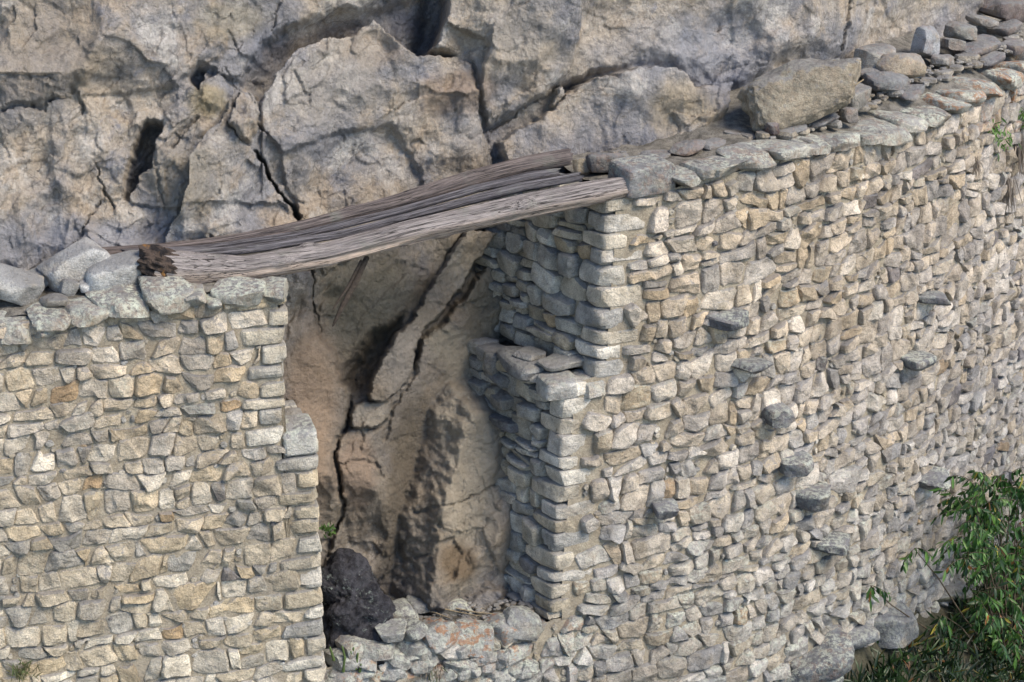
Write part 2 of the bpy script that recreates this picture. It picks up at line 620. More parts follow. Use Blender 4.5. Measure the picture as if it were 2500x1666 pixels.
# plates: outline, relief in m toward the viewer, tilt (m per 1000 px right / down), edge width px, part name or None, additive
PL = [
 ([(-1500,-1500),(1010,-1500),(1010,0),(850,10),(700,58),(640,95),(589,192),(530,178),(480,150),(430,205),(300,222),(201,230),(192,250),(170,203),(161,228),(107,241),(80,252),(40,254),(0,268),(-300,300),(-1500,300)], 0.22,(0,0),14,None,0),
 ([(589,200),(611,147),(647,92),(700,58),(781,30),(860,12),(1000,-60),(1120,-80),(1095,60),(1045,135),(1000,135),(905,90),(800,140),(720,180),(640,260)], -0.55,(0,0),48,None,0),
 ([(1040,-200),(1140,-200),(1108,30),(1082,80),(1040,135),(985,135),(1020,60)], -0.9,(0,0),36,None,0),
 ([(1410,-1500),(4000,-1500),(4000,900),(2600,100),(1900,330),(1500,300),(1380,260),(1400,150)], 0.10,(0,0),30,None,0),
 ([(1100,60),(1440,60),(1440,440),(1190,460),(1100,300)], 0.26,(0,0),30,None,0),
 ([(1480,200),(1560,130),(1720,170),(1850,140),(1990,130),(1930,240),(1830,330),(1700,330),(1500,260)], -0.25,(0,0),70,None,0),
 ([(1105,-1500),(1425,-1500),(1418,60),(1405,130),(1380,190),(1330,235),(1290,262),(1240,285),(1190,312),(1165,250),(1150,160),(1090,130),(1042,128),(1070,90),(1086,50)], 0.42,(0.10,0.3),20,'rock_slab',0),
 ([(636,232),(627,303),(650,330),(690,372),(690,420),(720,500),(735,560),(756,661),(782,817),(830,926),(862,965),(912,925),(965,820),(1040,705),(1138,560),(1230,560),(1210,430),(1198,357),(1175,285),(1162,210),(1149,156),(1122,134),(1086,134),(1028,134),(1001,125),(970,89),(939,58),(908,40),(850,76),(778,85),(725,107),(689,138),(658,200)], 0.36,(0.15,-0.35),13,'rock_slab',0),
 ([(985,230),(1000,190),(1060,148),(1130,148),(1160,220),(1190,330),(1198,430),(1010,400),(965,300)], 0.13,(0.1,0),40,None,1),
 ([(690,372),(750,350),(832,322),(880,315),(960,300),(1030,420),(1060,620),(1000,900),(760,900),(740,600),(700,440)], -0.12,(0,0),14,None,1),
 ([(735,120),(800,100),(812,150),(790,200),(750,230),(700,250),(690,180)], 0.07,(0,0),10,None,1),
 ([(1365,232),(1365,205),(1440,172),(1540,148),(1660,140),(1700,190),(1560,175),(1450,200)], -0.12,(0,0),24,None,0),
 ([(1290,300),(1340,262),(1375,228),(1440,195),(1550,170),(1640,162),(1670,175),(1690,212),(1740,205),(1785,205),(1775,260),(1758,310),(1600,400),(1400,440),(1250,450),(1210,350)], 0.62,(0,0.5),16,'rock_block',0),
 ([(1335,262),(1365,203),(1378,232),(1352,258)], 0.62,(0,0),6,'rock_chip',0),
 ([(480,198),(531,174),(571,210),(558,295),(513,281),(451,250),(451,212)], 0.22,(0,0),9,'rock_block',0),
 ([(460,208),(455,178),(478,154),(494,165),(480,222)], -0.28,(0,0),8,None,0),
 ([(237,402),(268,415),(299,469),(277,512),(250,482)], 0.16,(0,0),6,'rock_chip',0),
 ([(397,393),(429,353),(446,308),(473,286),(513,281),(549,299),(580,330),(625,375),(696,482),(725,540),(402,508),(321,491),(308,482),(339,415)], 0.26,(0.1,0.2),10,'rock_block',0),
 ([(335,312),(357,286),(388,290),(396,325),(378,335),(372,402),(335,424),(311,486),(297,486),(301,428),(312,366)], -0.6,(0,0),12,None,0),
 ([(200,560),(235,510),(330,498),(402,507),(560,494),(690,494),(735,545),(745,700),(150,700)], 0.20,(0,0),9,None,0),
 ([(576,250),(585,219),(616,223),(634,241),(629,321),(614,357),(589,344),(562,304)], 0.42,(0,0),8,'rock_chip',0),
 # the recess behind the opening
 ([(600,640),(756,655),(1000,700),(1140,560),(1330,540),(1330,1540),(600,1540)], 0.20,(0,0),30,None,0),
 ([(756,655),(782,817),(830,926),(862,965),(912,925),(965,820),(1040,705),(1138,560),(1138,520),(756,600)], 0.14,(.2,-.2),12,None,0),
 ([(640,640),(756,661),(764,741),(782,817),(817,862),(830,926),(853,942),(849,1039),(825,1063),(819,1137),(842,1245),(815,1300),(700,1400),(560,1400),(560,640)], 0.42,(0.1,0.1),22,'rock_slab',0),
 ([(913,815),(985,770),(975,834),(915,922),(880,965),(838,940),(845,890)], -0.62,(0,0),40,None,0),
 ([(815,1300),(842,1245),(827,1137),(823,1060),(860,1040),(940,1040),(935,1195),(915,1292),(900,1400),(880,1480),(780,1480)], 0.36,(0,0),10,'rock_slab',0),
 ([(853,1039),(861,985),(881,980),(957,968),(950,1026),(881,1046)], 0.50,(0,0),9,'rock_block',0),
 ([(1215,590),(1400,590),(1400,1000),(1150,900),(1095,800),(1082,773),(1134,717),(1170,653)], 0.36,(.5,0),16,'rock_slab',0),
 ([(1138,560),(1082,649),(1042,701),(1026,733),(1002,781),(961,822),(929,874),(905,922),(898,974),(937,980),(961,958),(989,926),(1006,902),(1018,854),(1042,813),(1074,777),(1114,725),(1150,669),(1186,617),(1225,560)], 0.62,(-.8,-.3),8,'rock_slab',0),
 ([(1200,600),(1232,585),(1178,668),(1142,728),(1098,773),(1062,803),(1034,833),(1022,872),(1004,908),(1008,850),(1033,800),(1073,765),(1122,705),(1163,640)], -0.05,(0,0),14,None,0),
 ([(1092,778),(1120,800),(1165,850),(1240,900),(1400,940),(1400,1119),(1400,1500),(947,1500),(920,1428),(889,1380),(906,1292),(920,1195),(924,1119),(932,1063),(945,1022),(961,970),(1014,902),(1022,862),(1042,825),(1080,792)], 0.34,(0.35,0.25),14,'leaning_boulder',0),
 ([(1102,950),(1066,1006),(1054,1063),(1034,1119),(1020,1176),(1001,1253),(985,1350),(974,1440),(960,1520),(1400,1520),(1400,1000),(1180,940)], 1.05,(-.5,0.1),64,None,1),
 ([(1051,1310),(1100,1290),(1120,1340),(1090,1395),(1030,1400),(1018,1360)], -0.10,(0,0),10,None,1),
 ([(1130,1440),(1170,1400),(1205,1410),(1215,1500),(1120,1500)], 0.12,(0,0),10,None,1),
]
CRK = [([(627,375),(643,402),(655,430),(670,446),(683,470),(696,482),(712,505),(730,530)],8,0.55),
 ([(232,393),(241,446),(272,506)],4,0.2), ([(196,590),(210,545),(237,491)],4,0.2), ([(188,219),(192,241),(201,277)],4,0.15),
 ([(0,268),(40,254),(78,250)],5,0.2), ([(75,252),(107,262),(110,240),(161,228)],5,0.2),
 ([(425,360),(446,310),(470,284)],4,0.2), ([(562,300),(590,346),(612,360)],4,0.2), ([(584,215),(566,270)],5,0.2),
 ([(1185,316),(1240,296),(1275,265),(1310,245)],4,0.25), ([(2073,-200),(2072,10),(2064,61),(2054,126)],6,0.3),
 ([(756,655),(764,741),(782,820)],4,0.3), ([(873,930),(853,1002),(849,1043),(829,1063),(821,1119),(827,1150),(838,1215),(846,1253),(815,1300)],4,0.3),
 ([(825,1135),(860,1120),(890,1118),(925,1138)],2.5,0.12),([(1008,1245),(1051,1226),(1117,1211),(1171,1184),(1208,1170)],3,0.15),
 ([(1250,30),(1300,0)],2,0.1),([(665,70),(672,20),(690,-20)],3,0.12),([(720,170),(740,220),(755,250)],2.5,0.12),
 ([(380,370),(392,460),(400,500)],3,0.12),([(560,70),(585,110)],5,0.15),([(830,322),(838,340)],5,0.12),
 ([(1022,860),(1000,930),(960,990),(940,1070)],3,0.2),([(1200,380),(1185,300),(1170,240)],3,0.12),
 ([(880,1010),(884,1050),(878,1090)],3,0.12),([(905,1110),(930,1160)],2.5,0.1)]
# rock colour patches, some with light and shade painted in: centre, radii, colour, amount
PATCH = [(1000,1010,380,640,(.155,.13,.10),.72),(890,740,150,150,(.125,.115,.085),.7),(1012,990,40,70,(.105,.09,.072),.6),(990,1080,42,80,(.10,.085,.066),.65),(975,1180,42,90,(.10,.083,.063),.65),(955,1290,42,90,(.10,.083,.063),.65),(935,1380,36,60,(.11,.092,.07),.6),(1130,1130,85,330,(.36,.315,.25),.85),(1075,830,60,60,(.30,.27,.215),.7),  # gap darkened, boulder shaded left and lit right in colour; rock also brown, stained
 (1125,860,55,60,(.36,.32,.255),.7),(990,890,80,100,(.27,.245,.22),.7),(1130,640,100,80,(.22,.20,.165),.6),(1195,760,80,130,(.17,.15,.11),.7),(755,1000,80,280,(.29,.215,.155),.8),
 (870,1150,55,120,(.27,.20,.15),.75),(1110,1350,60,55,(.13,.088,.05),.75),(905,1005,60,40,(.30,.275,.24),.6),
 (1100,230,110,70,(.30,.215,.145),.6),(900,110,120,60,(.33,.265,.20),.5),(500,240,60,50,(.30,.245,.135),.6),(560,40,110,60,(.27,.235,.16),.5),
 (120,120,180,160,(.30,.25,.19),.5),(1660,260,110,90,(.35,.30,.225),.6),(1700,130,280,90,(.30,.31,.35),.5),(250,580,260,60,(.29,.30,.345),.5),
 (800,200,150,120,(.36,.325,.28),.5),(1250,90,140,110,(.37,.335,.29),.5),(460,430,110,110,(.31,.28,.225),.5),
 (1800,230,130,60,(.17,.195,.27),.55),(660,110,60,80,(.15,.165,.21),.6),(1000,40,70,60,(.10,.115,.16),.7)]  # blue shade of the hollows painted into the rock colour

def build_cliff():
    uu = np.concatenate([np.arange(-1400, -130, 30), np.arange(-130, 2640, 3.4), np.arange(2640, 3300, 30)])
    vv = np.concatenate([np.arange(-1100, -110, 30), np.arange(-110, 1500, 3.4), np.arange(1500, 1900, 30)])
    U, V = np.meshgrid(uu, vv)
    B = hit(U, V, cliff_g, 10, 90)
    q = U/195.0
    w = V/195.0
    P2 = np.stack([q, w, 0*q], -1)
    Uw = U+11*fbm(P2*1.8, 11, 4)+8*fbm(P2*8, 5, 3, .65)
    Vw = V+11*fbm(P2*1.8, 23, 4)+8*fbm(P2*8, 6, 3, .65)
    H = 0.10*fbm(P2*0.45, 3, 3)+0.20*sstep(-np.abs(U-300), -520, -300)*sstep(V, 150, 300)
    pid = np.full(U.shape, -1)
    calm = np.zeros(U.shape)
    for i, (poly, h, tl, bev, name, add) in enumerate(PL):
        P = np.asarray(poly, float)
        mg = bev+60
        bi = np.where((vv > P[:, 1].min()-mg) & (vv < P[:, 1].max()+mg))[0]
        bj = np.where((uu > P[:, 0].min()-mg) & (uu < P[:, 0].max()+mg))[0]
        bx = (slice(bi[0], bi[-1]+1), slice(bj[0], bj[-1]+1))
        d = np.full(U.shape, -999.0)
        d[bx] = poly_sd(Uw[bx], Vw[bx], poly)
        bev = bev*(0.62 if bev < 30 else 1)
        mk = sstep(d, -bev*0.35, bev) if bev < 60 else np.clip((d+bev*.35)/(bev*1.35), 0, 1)
        c = P.mean(0)
        tgt = h+(tl[0]*np.clip(U-c[0], -400, 400)+tl[1]*np.clip(V-c[1], -400, 400))/1000.0
        if add: H = H+mk*tgt
        else:
            wob = np.zeros(U.shape)
            wob[bx] = 0.05*fbm(P2[bx]*0.8+i*7.7, 31, 3)
            H = H*(1-mk)+mk*(tgt+wob)
        if name: pid = np.where(d > 0, i, pid)
        elif not add: pid = np.where(d > 0, -1, pid)
    # fractured facets at three sizes, strongest where the rock is broken
    pn0 = fbm(P2*1.1, 83, 3)
    wx = q+0.22*fbm(P2*1.3, 41, 3)+0.05*perlin(P2*7, 43)
    wy = w+0.22*fbm(P2*1.3, 47, 3)+0.05*perlin(P2*7, 44)
    rough = 0.35+0.65*sstep(fbm(P2*0.5, 51, 3), -0.25, 0.35)
    rough = np.where((U < 640) & (V > 180), np.maximum(rough, 0.9), rough)
    H = H+0.85*(spall(wx, wy, 2.1, 13, 0.75, 0.45)-.15)
    H = H+0.46*rough*(spall(wx, wy, 0.85, 3, 0.7, 0.35)-.15)
    H = H+0.20*rough*(spall(wx, wy, 0.34, 5, 0.7, 0.5)-.15)
    H = H+0.03*rough*voro(wx, wy, 0.8, 33, 0.7, 0.35)[0]+0.024*rough*voro(wx, wy, 0.3, 35, 0.7, 0.5)[0]
    a, e = voro(wx, wy, 0.13, 9, 0.6, 0.4)
    H = H+0.012*rough*a
    H = H+0.040*fbm(P2*2.2, 61, 5, 0.55)+0.012*fbm(P2*14, 63, 2, 0.6)
    Pst = np.stack([q*5+w*1.2, w*1.1, 0*q], -1)
    H = H+0.022*fbm(Pst, 71, 4)
    wm = np.clip(0.9+1.2*pn0, 0.6, 1.6)
    for pts, wd, dep in CRK:
        if dep < .5: wd, dep = max(wd*.8, 4.2), dep*.45
        d = line_d(Uw, Vw, pts)
        H = H-dep*(1-sstep(d, wd*0.35*wm, wd*1.15*wm))
    dfx = np.gradient(np.interp(np.linspace(-14, 14, 800), cx, cy), 28/799)
    sl = np.interp(B[..., 0], np.linspace(-14, 14, 800), dfx)
    N = np.stack([sl, -1+0*sl, CK+0*sl], -1)
    N /= np.linalg.norm(N, axis=-1)[..., None]
    LEAN = np.array([0.10, -0.93, 0.34])          # the slabs stand out leaning upward
    X = B+LEAN*H[..., None]
    col = np.zeros(U.shape+(4,))
    col[..., :3] = 0.35
    pn = 0.55*fbm(P2*1.6, 81, 4)
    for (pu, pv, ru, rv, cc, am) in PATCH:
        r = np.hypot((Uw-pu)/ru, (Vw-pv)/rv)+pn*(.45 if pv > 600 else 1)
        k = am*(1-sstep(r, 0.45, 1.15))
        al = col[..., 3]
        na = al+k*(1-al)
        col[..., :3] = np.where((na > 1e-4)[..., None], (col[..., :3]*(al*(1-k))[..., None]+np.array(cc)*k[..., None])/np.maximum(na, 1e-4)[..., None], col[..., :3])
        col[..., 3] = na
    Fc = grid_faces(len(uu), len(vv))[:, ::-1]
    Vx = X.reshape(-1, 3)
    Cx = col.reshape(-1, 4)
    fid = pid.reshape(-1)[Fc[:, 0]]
    cliff = None
    for i in [-1]+[k for k, p in enumerate(PL) if p[4]]:
        sel = Fc[fid == i]
        if len(sel) == 0: continue
        used, inv = np.unique(sel, return_inverse=True)
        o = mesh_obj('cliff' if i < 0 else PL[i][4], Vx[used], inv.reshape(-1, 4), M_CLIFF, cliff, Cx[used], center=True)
        if i < 0:
            cliff = tag(o, kind='structure')
            o['label'] = 'grey and tan fractured cliff face rising behind the walls'
    return cliff, (U, V, X)
cliff, CG = build_cliff()

# ------------------------------------------------------------------ stones
PAL = [((.49,.445,.37), 34), ((.43,.41,.375), 22), ((.46,.405,.315), 12), ((.57,.54,.48), 18), ((.37,.365,.35), 8), ((.48,.41,.305), 5), ((.22,.21,.21), 1), ((.43,.33,.22), .7)]
PW = np.array([p[1] for p in PAL])/sum(p[1] for p in PAL)
def stone_col(r, lichen=0.0, bias=None):
    c = np.array(PAL[r.choice(len(PAL), p=PW)][0])*r.uniform(0.88, 1.2)
    if bias is not None: c = c*np.array(bias)
    return np.array([*c, lichen])

def field_stone(poly, r, proud, n=20, rot=0.0):
    """poly in (s,z); returns local points (s,z,d) and faces; d = distance in front of the mortar face"""
    P = np.asarray(poly, float)
    c0 = P.mean(0)
    Q = P-c0
    if len(Q) >= 6:
        k = r.integers(0, len(Q))
        u_ = r.random()
        if u_ < .25: Q[k] *= r.uniform(.6, .85)
        elif u_ < .35: Q = np.delete(Q, k, 0)
        Q = Q*(1+r.normal(0, .06, (len(Q), 1)))
    cr, sr = math.cos(rot), math.sin(rot)
    Q = Q@np.array([[cr, sr], [-sr, cr]])
    for lo_, hi_ in ((0.05, 0.20), (0.10, 0.26)):
        N = np.roll(Q, -1, 0)
        k1 = r.uniform(lo_, hi_, (len(Q), 1))
        k2 = r.uniform(lo_, hi_, (len(Q), 1))
        Q = np.stack([Q*(1-k1)+N*k1, Q*k2+N*(1-k2)], 1).reshape(-1, 2)
    cl = np.vstack([Q, Q[:1]])
    L = np.concatenate([[0], np.cumsum(np.hypot(*np.diff(cl, axis=0).T))])
    t = np.linspace(0, L[-1], n, endpoint=False)
    O = np.stack([np.interp(t, L, cl[:, 0]), np.interp(t, L, cl[:, 1])], 1)
    size = math.sqrt(max(np.ptp(O[:, 0])*np.ptp(O[:, 1]), 1e-4))
    O = O*(1+r.normal(0, 0.025, (n, 1)))
    rings = [(1.0, None), (1.09, 0.0), (1.07, 0.45), (1.0, 0.82), (0.89, 1.0), (0.58, 1.0), (0.27, 1.0)]
    pl = [(proud*r.uniform(0.85, 1.05), r.normal(0, 0.12, 2)) for _ in range(1)]
    for _ in range(r.integers(3, 6)):
        pl.append((proud*r.uniform(0.95, 1.5), r.normal(0, 0.40, 2)))
    pts = []
    sd_ = r.integers(0, 1000)
    ctr = r.normal(0, 0.05, 2)*size
    for (k, f) in rings:
        R = O*k+ctr*(1-k)
        if f is None: d = np.full(n, -0.16)
        else:
            d = np.min([h+R@g for h, g in pl], 0)
            d = np.maximum(d, 0.048)
            d = d*f
            if f == 0.0: d = d-0.012
        pts.append(np.column_stack([R, d]))
    dc = min(h for h, g in pl)
    pts.append(np.array([[ctr[0], ctr[1], dc]]))
    V = np.vstack(pts)
    nz = fbm(np.column_stack([V[:, 0]*7, V[:, 1]*7, 0*V[:, 0]+sd_]), 3, 2)
    V[n:, 2] += nz[n:]*0.026
    V[n:, :2] += np.column_stack([nz[n:], np.roll(nz[n:], 5)])*0.010
    V[:, :2] += c0
    Fc = []
    m = len(rings)
    for a in range(m-1):
        for i in range(n):
            j = (i+1) % n
            Fc.append((a*n+i, a*n+j, (a+1)*n+j, (a+1)*n+i))
    for i in range(n): Fc.append(((m-1)*n+i, (m-1)*n+(i+1) % n, m*n, m*n))
    return V, np.array(Fc)

def tri_fix(Fc):
    return [tuple(f) if f[2] != f[3] else tuple(f[:3]) for f in Fc.tolist()]

class Bag:
    """joins many small pieces into one mesh"""
    def __init__(self): self.V, self.F, self.C, self.O, self.n = [], [], [], [], 0
    def add(self, V, Fc, col, orange=0.0):
        self.V.append(V)
        self.F.append(np.asarray(Fc)+self.n)
        self.C.append(np.tile(np.asarray(col, float), (len(V), 1)) if np.ndim(col) == 1 else col)
        self.O.append(np.full(len(V), orange))
        self.n += len(V)
    def build(self, name, mat, parent=None, sharp=None, smooth=True):
        Fc = np.vstack(self.F)
        if Fc.shape[1] == 4 and np.any(Fc[:, 2] == Fc[:, 3]): Fc = tri_fix(Fc)
        return mesh_obj(name, np.vstack(self.V), Fc, mat, parent, np.vstack(self.C), np.concatenate(self.O), sharp=sharp, smooth=smooth)

def make_rows(z0, z1, r, hmin, hmax):
    z = [z0]
    while z[-1] < z1: z.append(z[-1]+r.uniform(hmin, hmax))
    return z

def split_row(a, b, r, wmin, wmax):
    x = [a]
    while x[-1] < b-wmin*0.6:
        w = r.uniform(wmin, wmax)
        if r.random() < 0.15: w *= 1.35
        x.append(x[-1]+w)
    x[-1] = b
    if len(x) > 2 and x[-1]-x[-2] < wmin*0.6: x.pop(-2)
    return x

def masonry(rows, s_start, s_end, ztop, r, wmin, wmax, jig, wave):
    """list of stone outlines (s,z); rows of uneven stones over wavy beds"""
    out, chips = [], []
    sA, sB = -20.0, 40.0
    def bed(i, s): return rows[i]+wave*1.1*mnoise.noise((s*1.1, i*3.3, 0.5))+wave*0.6*mnoise.noise((s*3.1, i*5.1, 1.5))
    for i in range(len(rows)-1):
        za, zb = rows[i], rows[i+1]
        zm = (za+zb)/2
        a, b = s_start(zm), s_end(zm)
        if b-a < 0.12: continue
        xs_ = split_row(a, b, r, wmin, wmax)
        tops = [(x+r.normal(0, jig), x+r.normal(0, jig)) for x in xs_]
        tops[0] = (a, a)
        tops[-1] = (b, b)
        for k in range(len(xs_)-1):
            (l0, l1), (r0, r1) = tops[k], tops[k+1]
            mid = (xs_[k]+xs_[k+1])/2
            zt = ztop(mid)
            if za > zt-0.05: continue
            g = r.uniform(0.0, 0.022, 4)
            p = [(l0+g[0], bed(i, l0)+g[1]), (mid+r.normal(0, .03), bed(i, mid)+g[1]+r.normal(0, .012)), (r0-g[2], bed(i, r0)+g[1]), (r1-g[2], bed(i+1, r1)-g[3]), (mid+r.normal(0, .03), bed(i+1, mid)-g[3]+r.normal(0, .012)), (l1+g[0], bed(i+1, l1)-g[3])]
            p = [(x, min(z, ztop(x)-0.01)) for x, z in p]
            w, h = xs_[k+1]-xs_[k], min(zb, zt)-za
            if h < 0.09: continue
            u = r.random()
            if u < 0.16 and h > 0.26:            # two thin stones one over the other
                f = r.uniform(0.4, 0.62)
                ml = (l0*(1-f)+l1*f+g[0], p[0][1]*(1-f)+p[5][1]*f+r.normal(0, .02))
                mr = (r0*(1-f)+r1*f-g[2], p[2][1]*(1-f)+p[3][1]*f+r.normal(0, .02))
                out.append([p[0], p[1], p[2], (mr[0], mr[1]-.012), (ml[0], ml[1]-.012)])
                out.append([(ml[0], ml[1]+.012), (mr[0], mr[1]+.012), p[3], p[4], p[5]])
            elif u < 0.24 and w > 0.30:          # a smaller stone with chips packed beside it
                f = r.uniform(0.62, 0.8)
                q = np.array(p)
                side = r.random() < 0.5
                pv = np.array([l0 if side else r0, za+0.02])
                q = pv+(q-pv)*np.array([f, r.uniform(0.86, 1.0)])
                out.append([tuple(v) for v in q])
                x0 = (r0 if side else l0)
                for zz in np.arange(za+0.07, min(zb, zt)-0.05, 0.11):
                    chips.append((x0+(-1 if side else 1)*w*(1-f)*0.5+r.normal(0, .01), zz+r.normal(0, .015), w*(1-f)*0.40, 0.045))
            else: out.append(p)
            if r.random() < 0.22: chips.append((r0+r.normal(0, .02), zb-r.uniform(0, .05), r.uniform(.03, .055), r.uniform(.02, .035)))
    return out, chips

def to_world(face, V):
    return face.at(V[:, 0], V[:, 1], V[:, 2])

def mortar_sheet(face, s0, s1, z0, ztop, parent, seed, left=None, step=0.055, right=None, out=0.016):
    ss = np.arange(s0, s1+step, step)
    nz = 90
    T = np.linspace(0, 1, nz)
    zt = np.array([ztop(s) for s in ss])
    Sg = np.tile(ss, (nz, 1))
    Zg = z0+(zt[None, :]-z0)*T[:, None]
    if left is not None: Sg = np.maximum(Sg, np.vectorize(left)(Zg)+0.14)
    if right is not None: Sg = np.minimum(Sg, np.vectorize(right)(Zg)-0.07)
    D = 0.03*fbm(np.stack([Sg*3.5, Zg*3.5, 0*Sg], -1), seed, 4, 0.6)+out
    V = face.at(Sg.ravel(), Zg.ravel(), D.ravel())
    return mesh_obj('mortar', V, grid_faces(len(ss), nz), M_MORTAR, parent)

def add_field(face, polys, parent, r, name, limit, proud, bias_fn, rotj, vis=None):
    items = []
    for p in polys:
        a = np.array(p)
        area = np.ptp(a[:, 0])*np.ptp(a[:, 1])
        c = a.mean(0)
        W3 = face.at(c[0], c[1])
        rel = W3-CAM
        dep = rel@FWD
        u, v = 1250+F*rel[0]/dep, 833-F*(rel@UP)/dep
        inside = -30 < u < 2530 and -30 < v < 1700
        tx, ty = face.frame(c[0])
        items.append(((area*tx*(400/dep**2)) if inside else -1, p, c, u, v))
    items.sort(key=lambda t: -t[0])
    bag = Bag()
    for i, (sz, p, c, u, v) in enumerate(items):
        V, Fc = field_stone(p, r, r.uniform(*proud), rot=r.normal(0, rotj))
        Wd = to_world(face, V)
        b, lich, org = bias_fn(u, v, r)
        col = stone_col(r, lich, b)
        if i < limit and sz > 0: mesh_obj(name, Wd, tri_fix(Fc), M_STONE, parent, col, org, sharp=17)
        else: bag.add(Wd, Fc, col, org)
    if bag.n: tag(bag.build('rubble_stones', M_STONE, parent, sharp=17), kind='stuff')

def add_chips(face, chips, parent, r, bias_fn):
    bag = Bag()
    for (s, z, a, b) in chips:
        ang = np.sort(r.uniform(0, 2*math.pi, 7))
        poly = [(s+a*math.cos(t), z+b*math.sin(t)) for t in np.linspace(0, 2*math.pi, 7)[:-1]+r.normal(0, .25, 6)]
        V, Fc = field_stone(poly, r, r.uniform(.03, .07), n=9)
        bag.add(to_world(face, V), Fc, stone_col(r, 0.0, (0.92, .92, .92)))
    tag(bag.build('chinking_stones', M_STONE, parent, sharp=40), kind='stuff')

def box_stone(c, axes, h, seed, name, parent, col, orange=0.0, n=6, tilt=(0, 0, 0), **kw):
    V, Fc = rock_shape(h, seed, n=n, **kw)
    V = V@rotx(tilt[0]).T@roty(tilt[1]).T@rotz(tilt[2]).T
    A = np.array(axes)
    Wd = np.asarray(c)+V@A
    return mesh_obj(name, Wd, Fc, M_STONE, parent, col, orange, sharp=20)

# ---------------------------------------- left wall
r = np.random.default_rng(21)
capL_px = [(-300,850),(0,790),(130,770),(270,745),(420,735),(560,720),(700,712)]
sL, zL = LEFT.px(np.array([p[0] for p in capL_px]), np.array([p[1] for p in capL_px]))
ztopL = lambda s: float(np.interp(s, sL, zL))
eu, ez = LEFT.px(np.array([706., 702, 697, 697]), np.array([700., 820, 1000, 1068]))
eu2, ez2 = LEFT.px(np.array([776., 782, 790, 797, 802]), np.array([1068., 1250, 1450, 1600, 1850]))
def endL(z): return float(np.interp(z, ez[::-1], eu[::-1])) if z > ez2[0] else float(np.interp(z, ez2[::-1], eu2[::-1]))
zbotL = float(LEFT.px(400., 1960.)[1])
s0L = float(LEFT.px(-320., 1200.)[0])
wallL = empty('rubble_masonry', LEFT.at((s0L+eu[0])/2, zbotL))
tag(wallL, 'tan rubble stone wall under the thick charred ends of the logs, with a stepped end', 'wall', 'stone walls against the cliff')
rowsL = make_rows(zbotL, 6, r, 0.155, 0.275)
step_z = ez2[0]
k = int(np.argmin([abs(z-step_z) for z in rowsL]))
rowsL[k] = step_z
def biasL(u, v, r):
    w = np.clip((v-700)/900, 0, 1)
    return (1.075-0.03*w, 1.0-0.0*w, 0.935-0.02*w), max(0, r.normal(-0.1, .18)), 0.0
quoinL = {}
def endLq(z):
    i = int(np.searchsorted(rowsL, z)-1)
    if i not in quoinL: quoinL[i] = (0.30+0.26*(i % 2))*np.random.default_rng(i+50).uniform(.8, 1.15)
    return endL(z)-quoinL[i]
polys, chips = masonry(rowsL, lambda z: s0L, endLq, ztopL, r, 0.155, 0.40, 0.055, 0.075)
add_field(LEFT, polys, wallL, r, 'stone', 300, (0.06, 0.11), biasL, 0.10)
add_chips(LEFT, chips, wallL, r, biasL)
al, inn, up3 = LEFT.axes(eu[0])
for i in range(len(rowsL)-1):
    zm = (rowsL[i]+rowsL[i+1])/2
    if rowsL[i] > ztopL(eu[0])-0.06 or zm < zbotL: continue
    zb = min(rowsL[i+1], ztopL(eu[0])-0.01)
    e = endL(zm)
    endLq(zm)
    q = quoinL[i]
    hz = (zb-rowsL[i])/2-0.004
    top_step = abs(rowsL[i+1]-step_z) < 1e-6
    c = LEFT.at(e-q/2+(0.0), (zb+rowsL[i])/2, 0.02)+inn*0.22
    box_stone(c, (al, inn, up3), (q/2-0.006, 0.29, hz*1.04), 300+i, 'quoin', wallL, stone_col(r, 0.5 if top_step else 0.05, (1.08, 1.06, 1.02)), p=7, amp=.05, cuts=5, cutmin=.86, taper=.05, tilt=(r.normal(0, .02), r.normal(0, .03), r.normal(0, .04)))
# the step stone that tops the lower, wider part
c = LEFT.at(float(LEFT.px(731., 1075.)[0]), float(LEFT.px(731., 1076.)[1]), 0.03)+inn*0.22
box_stone(c, (al, inn, up3), (0.21, 0.30, 0.165), 991, 'quoin', wallL, np.array([.52, .50, .46, .6]), p=9, amp=.03, cuts=1, cutmin=.95, taper=.03)
mo = mortar_sheet(LEFT, s0L, eu2[-1], zbotL, lambda s: min(ztopL(s), ztopL(eu[0])) if s < eu[-1]-0.03 else step_z-0.03, wallL, 5, right=endL, out=0.030)
# end face of the wall that looks into the opening
def end_sheet(face, endf, z0, z1, depth, parent):
    zz = np.linspace(z0, z1, 60)
    dd = np.linspace(-0.0, depth, 24)
    D, Z = np.meshgrid(dd, zz)
    E = np.array([endf(z) for z in zz])[:, None]-0.10+0*D
    B = face.at(E.ravel(), Z.ravel(), -D.ravel())
    B[:, 0] += 0.03*fbm(B*3, 9, 3)
    return mesh_obj('mortar', B, grid_faces(len(dd), len(zz))[:, ::-1], M_MORTAR, parent)
end_sheet(LEFT, endL, zbotL, step_z-.02, 1.5, wallL)
end_sheet(LEFT, endL, step_z+.01, ztopL(eu[0])-.05, 1.5, wallL)
r2 = np.random.default_rng(5)
for i in range(len(rowsL)-1):      # stones of that end face
    if rowsL[i] > ztopL(eu[0])-0.1: continue
    d = 0.52
    while d < 1.35:
        w = r2.uniform(.22, .42)
        zm = (rowsL[i]+rowsL[i+1])/2
        c = LEFT.at(endL(zm)-0.12, zm, -(d+w/2))
        box_stone(c, (al, inn, up3), (0.13, w/2-.01, (rowsL[i+1]-rowsL[i])/2-.01), int(r2.integers(1e6)), 'jamb_stone', wallL, stone_col(r2), n=4, p=6, amp=.06, cuts=4, cutmin=.82)
        d += w

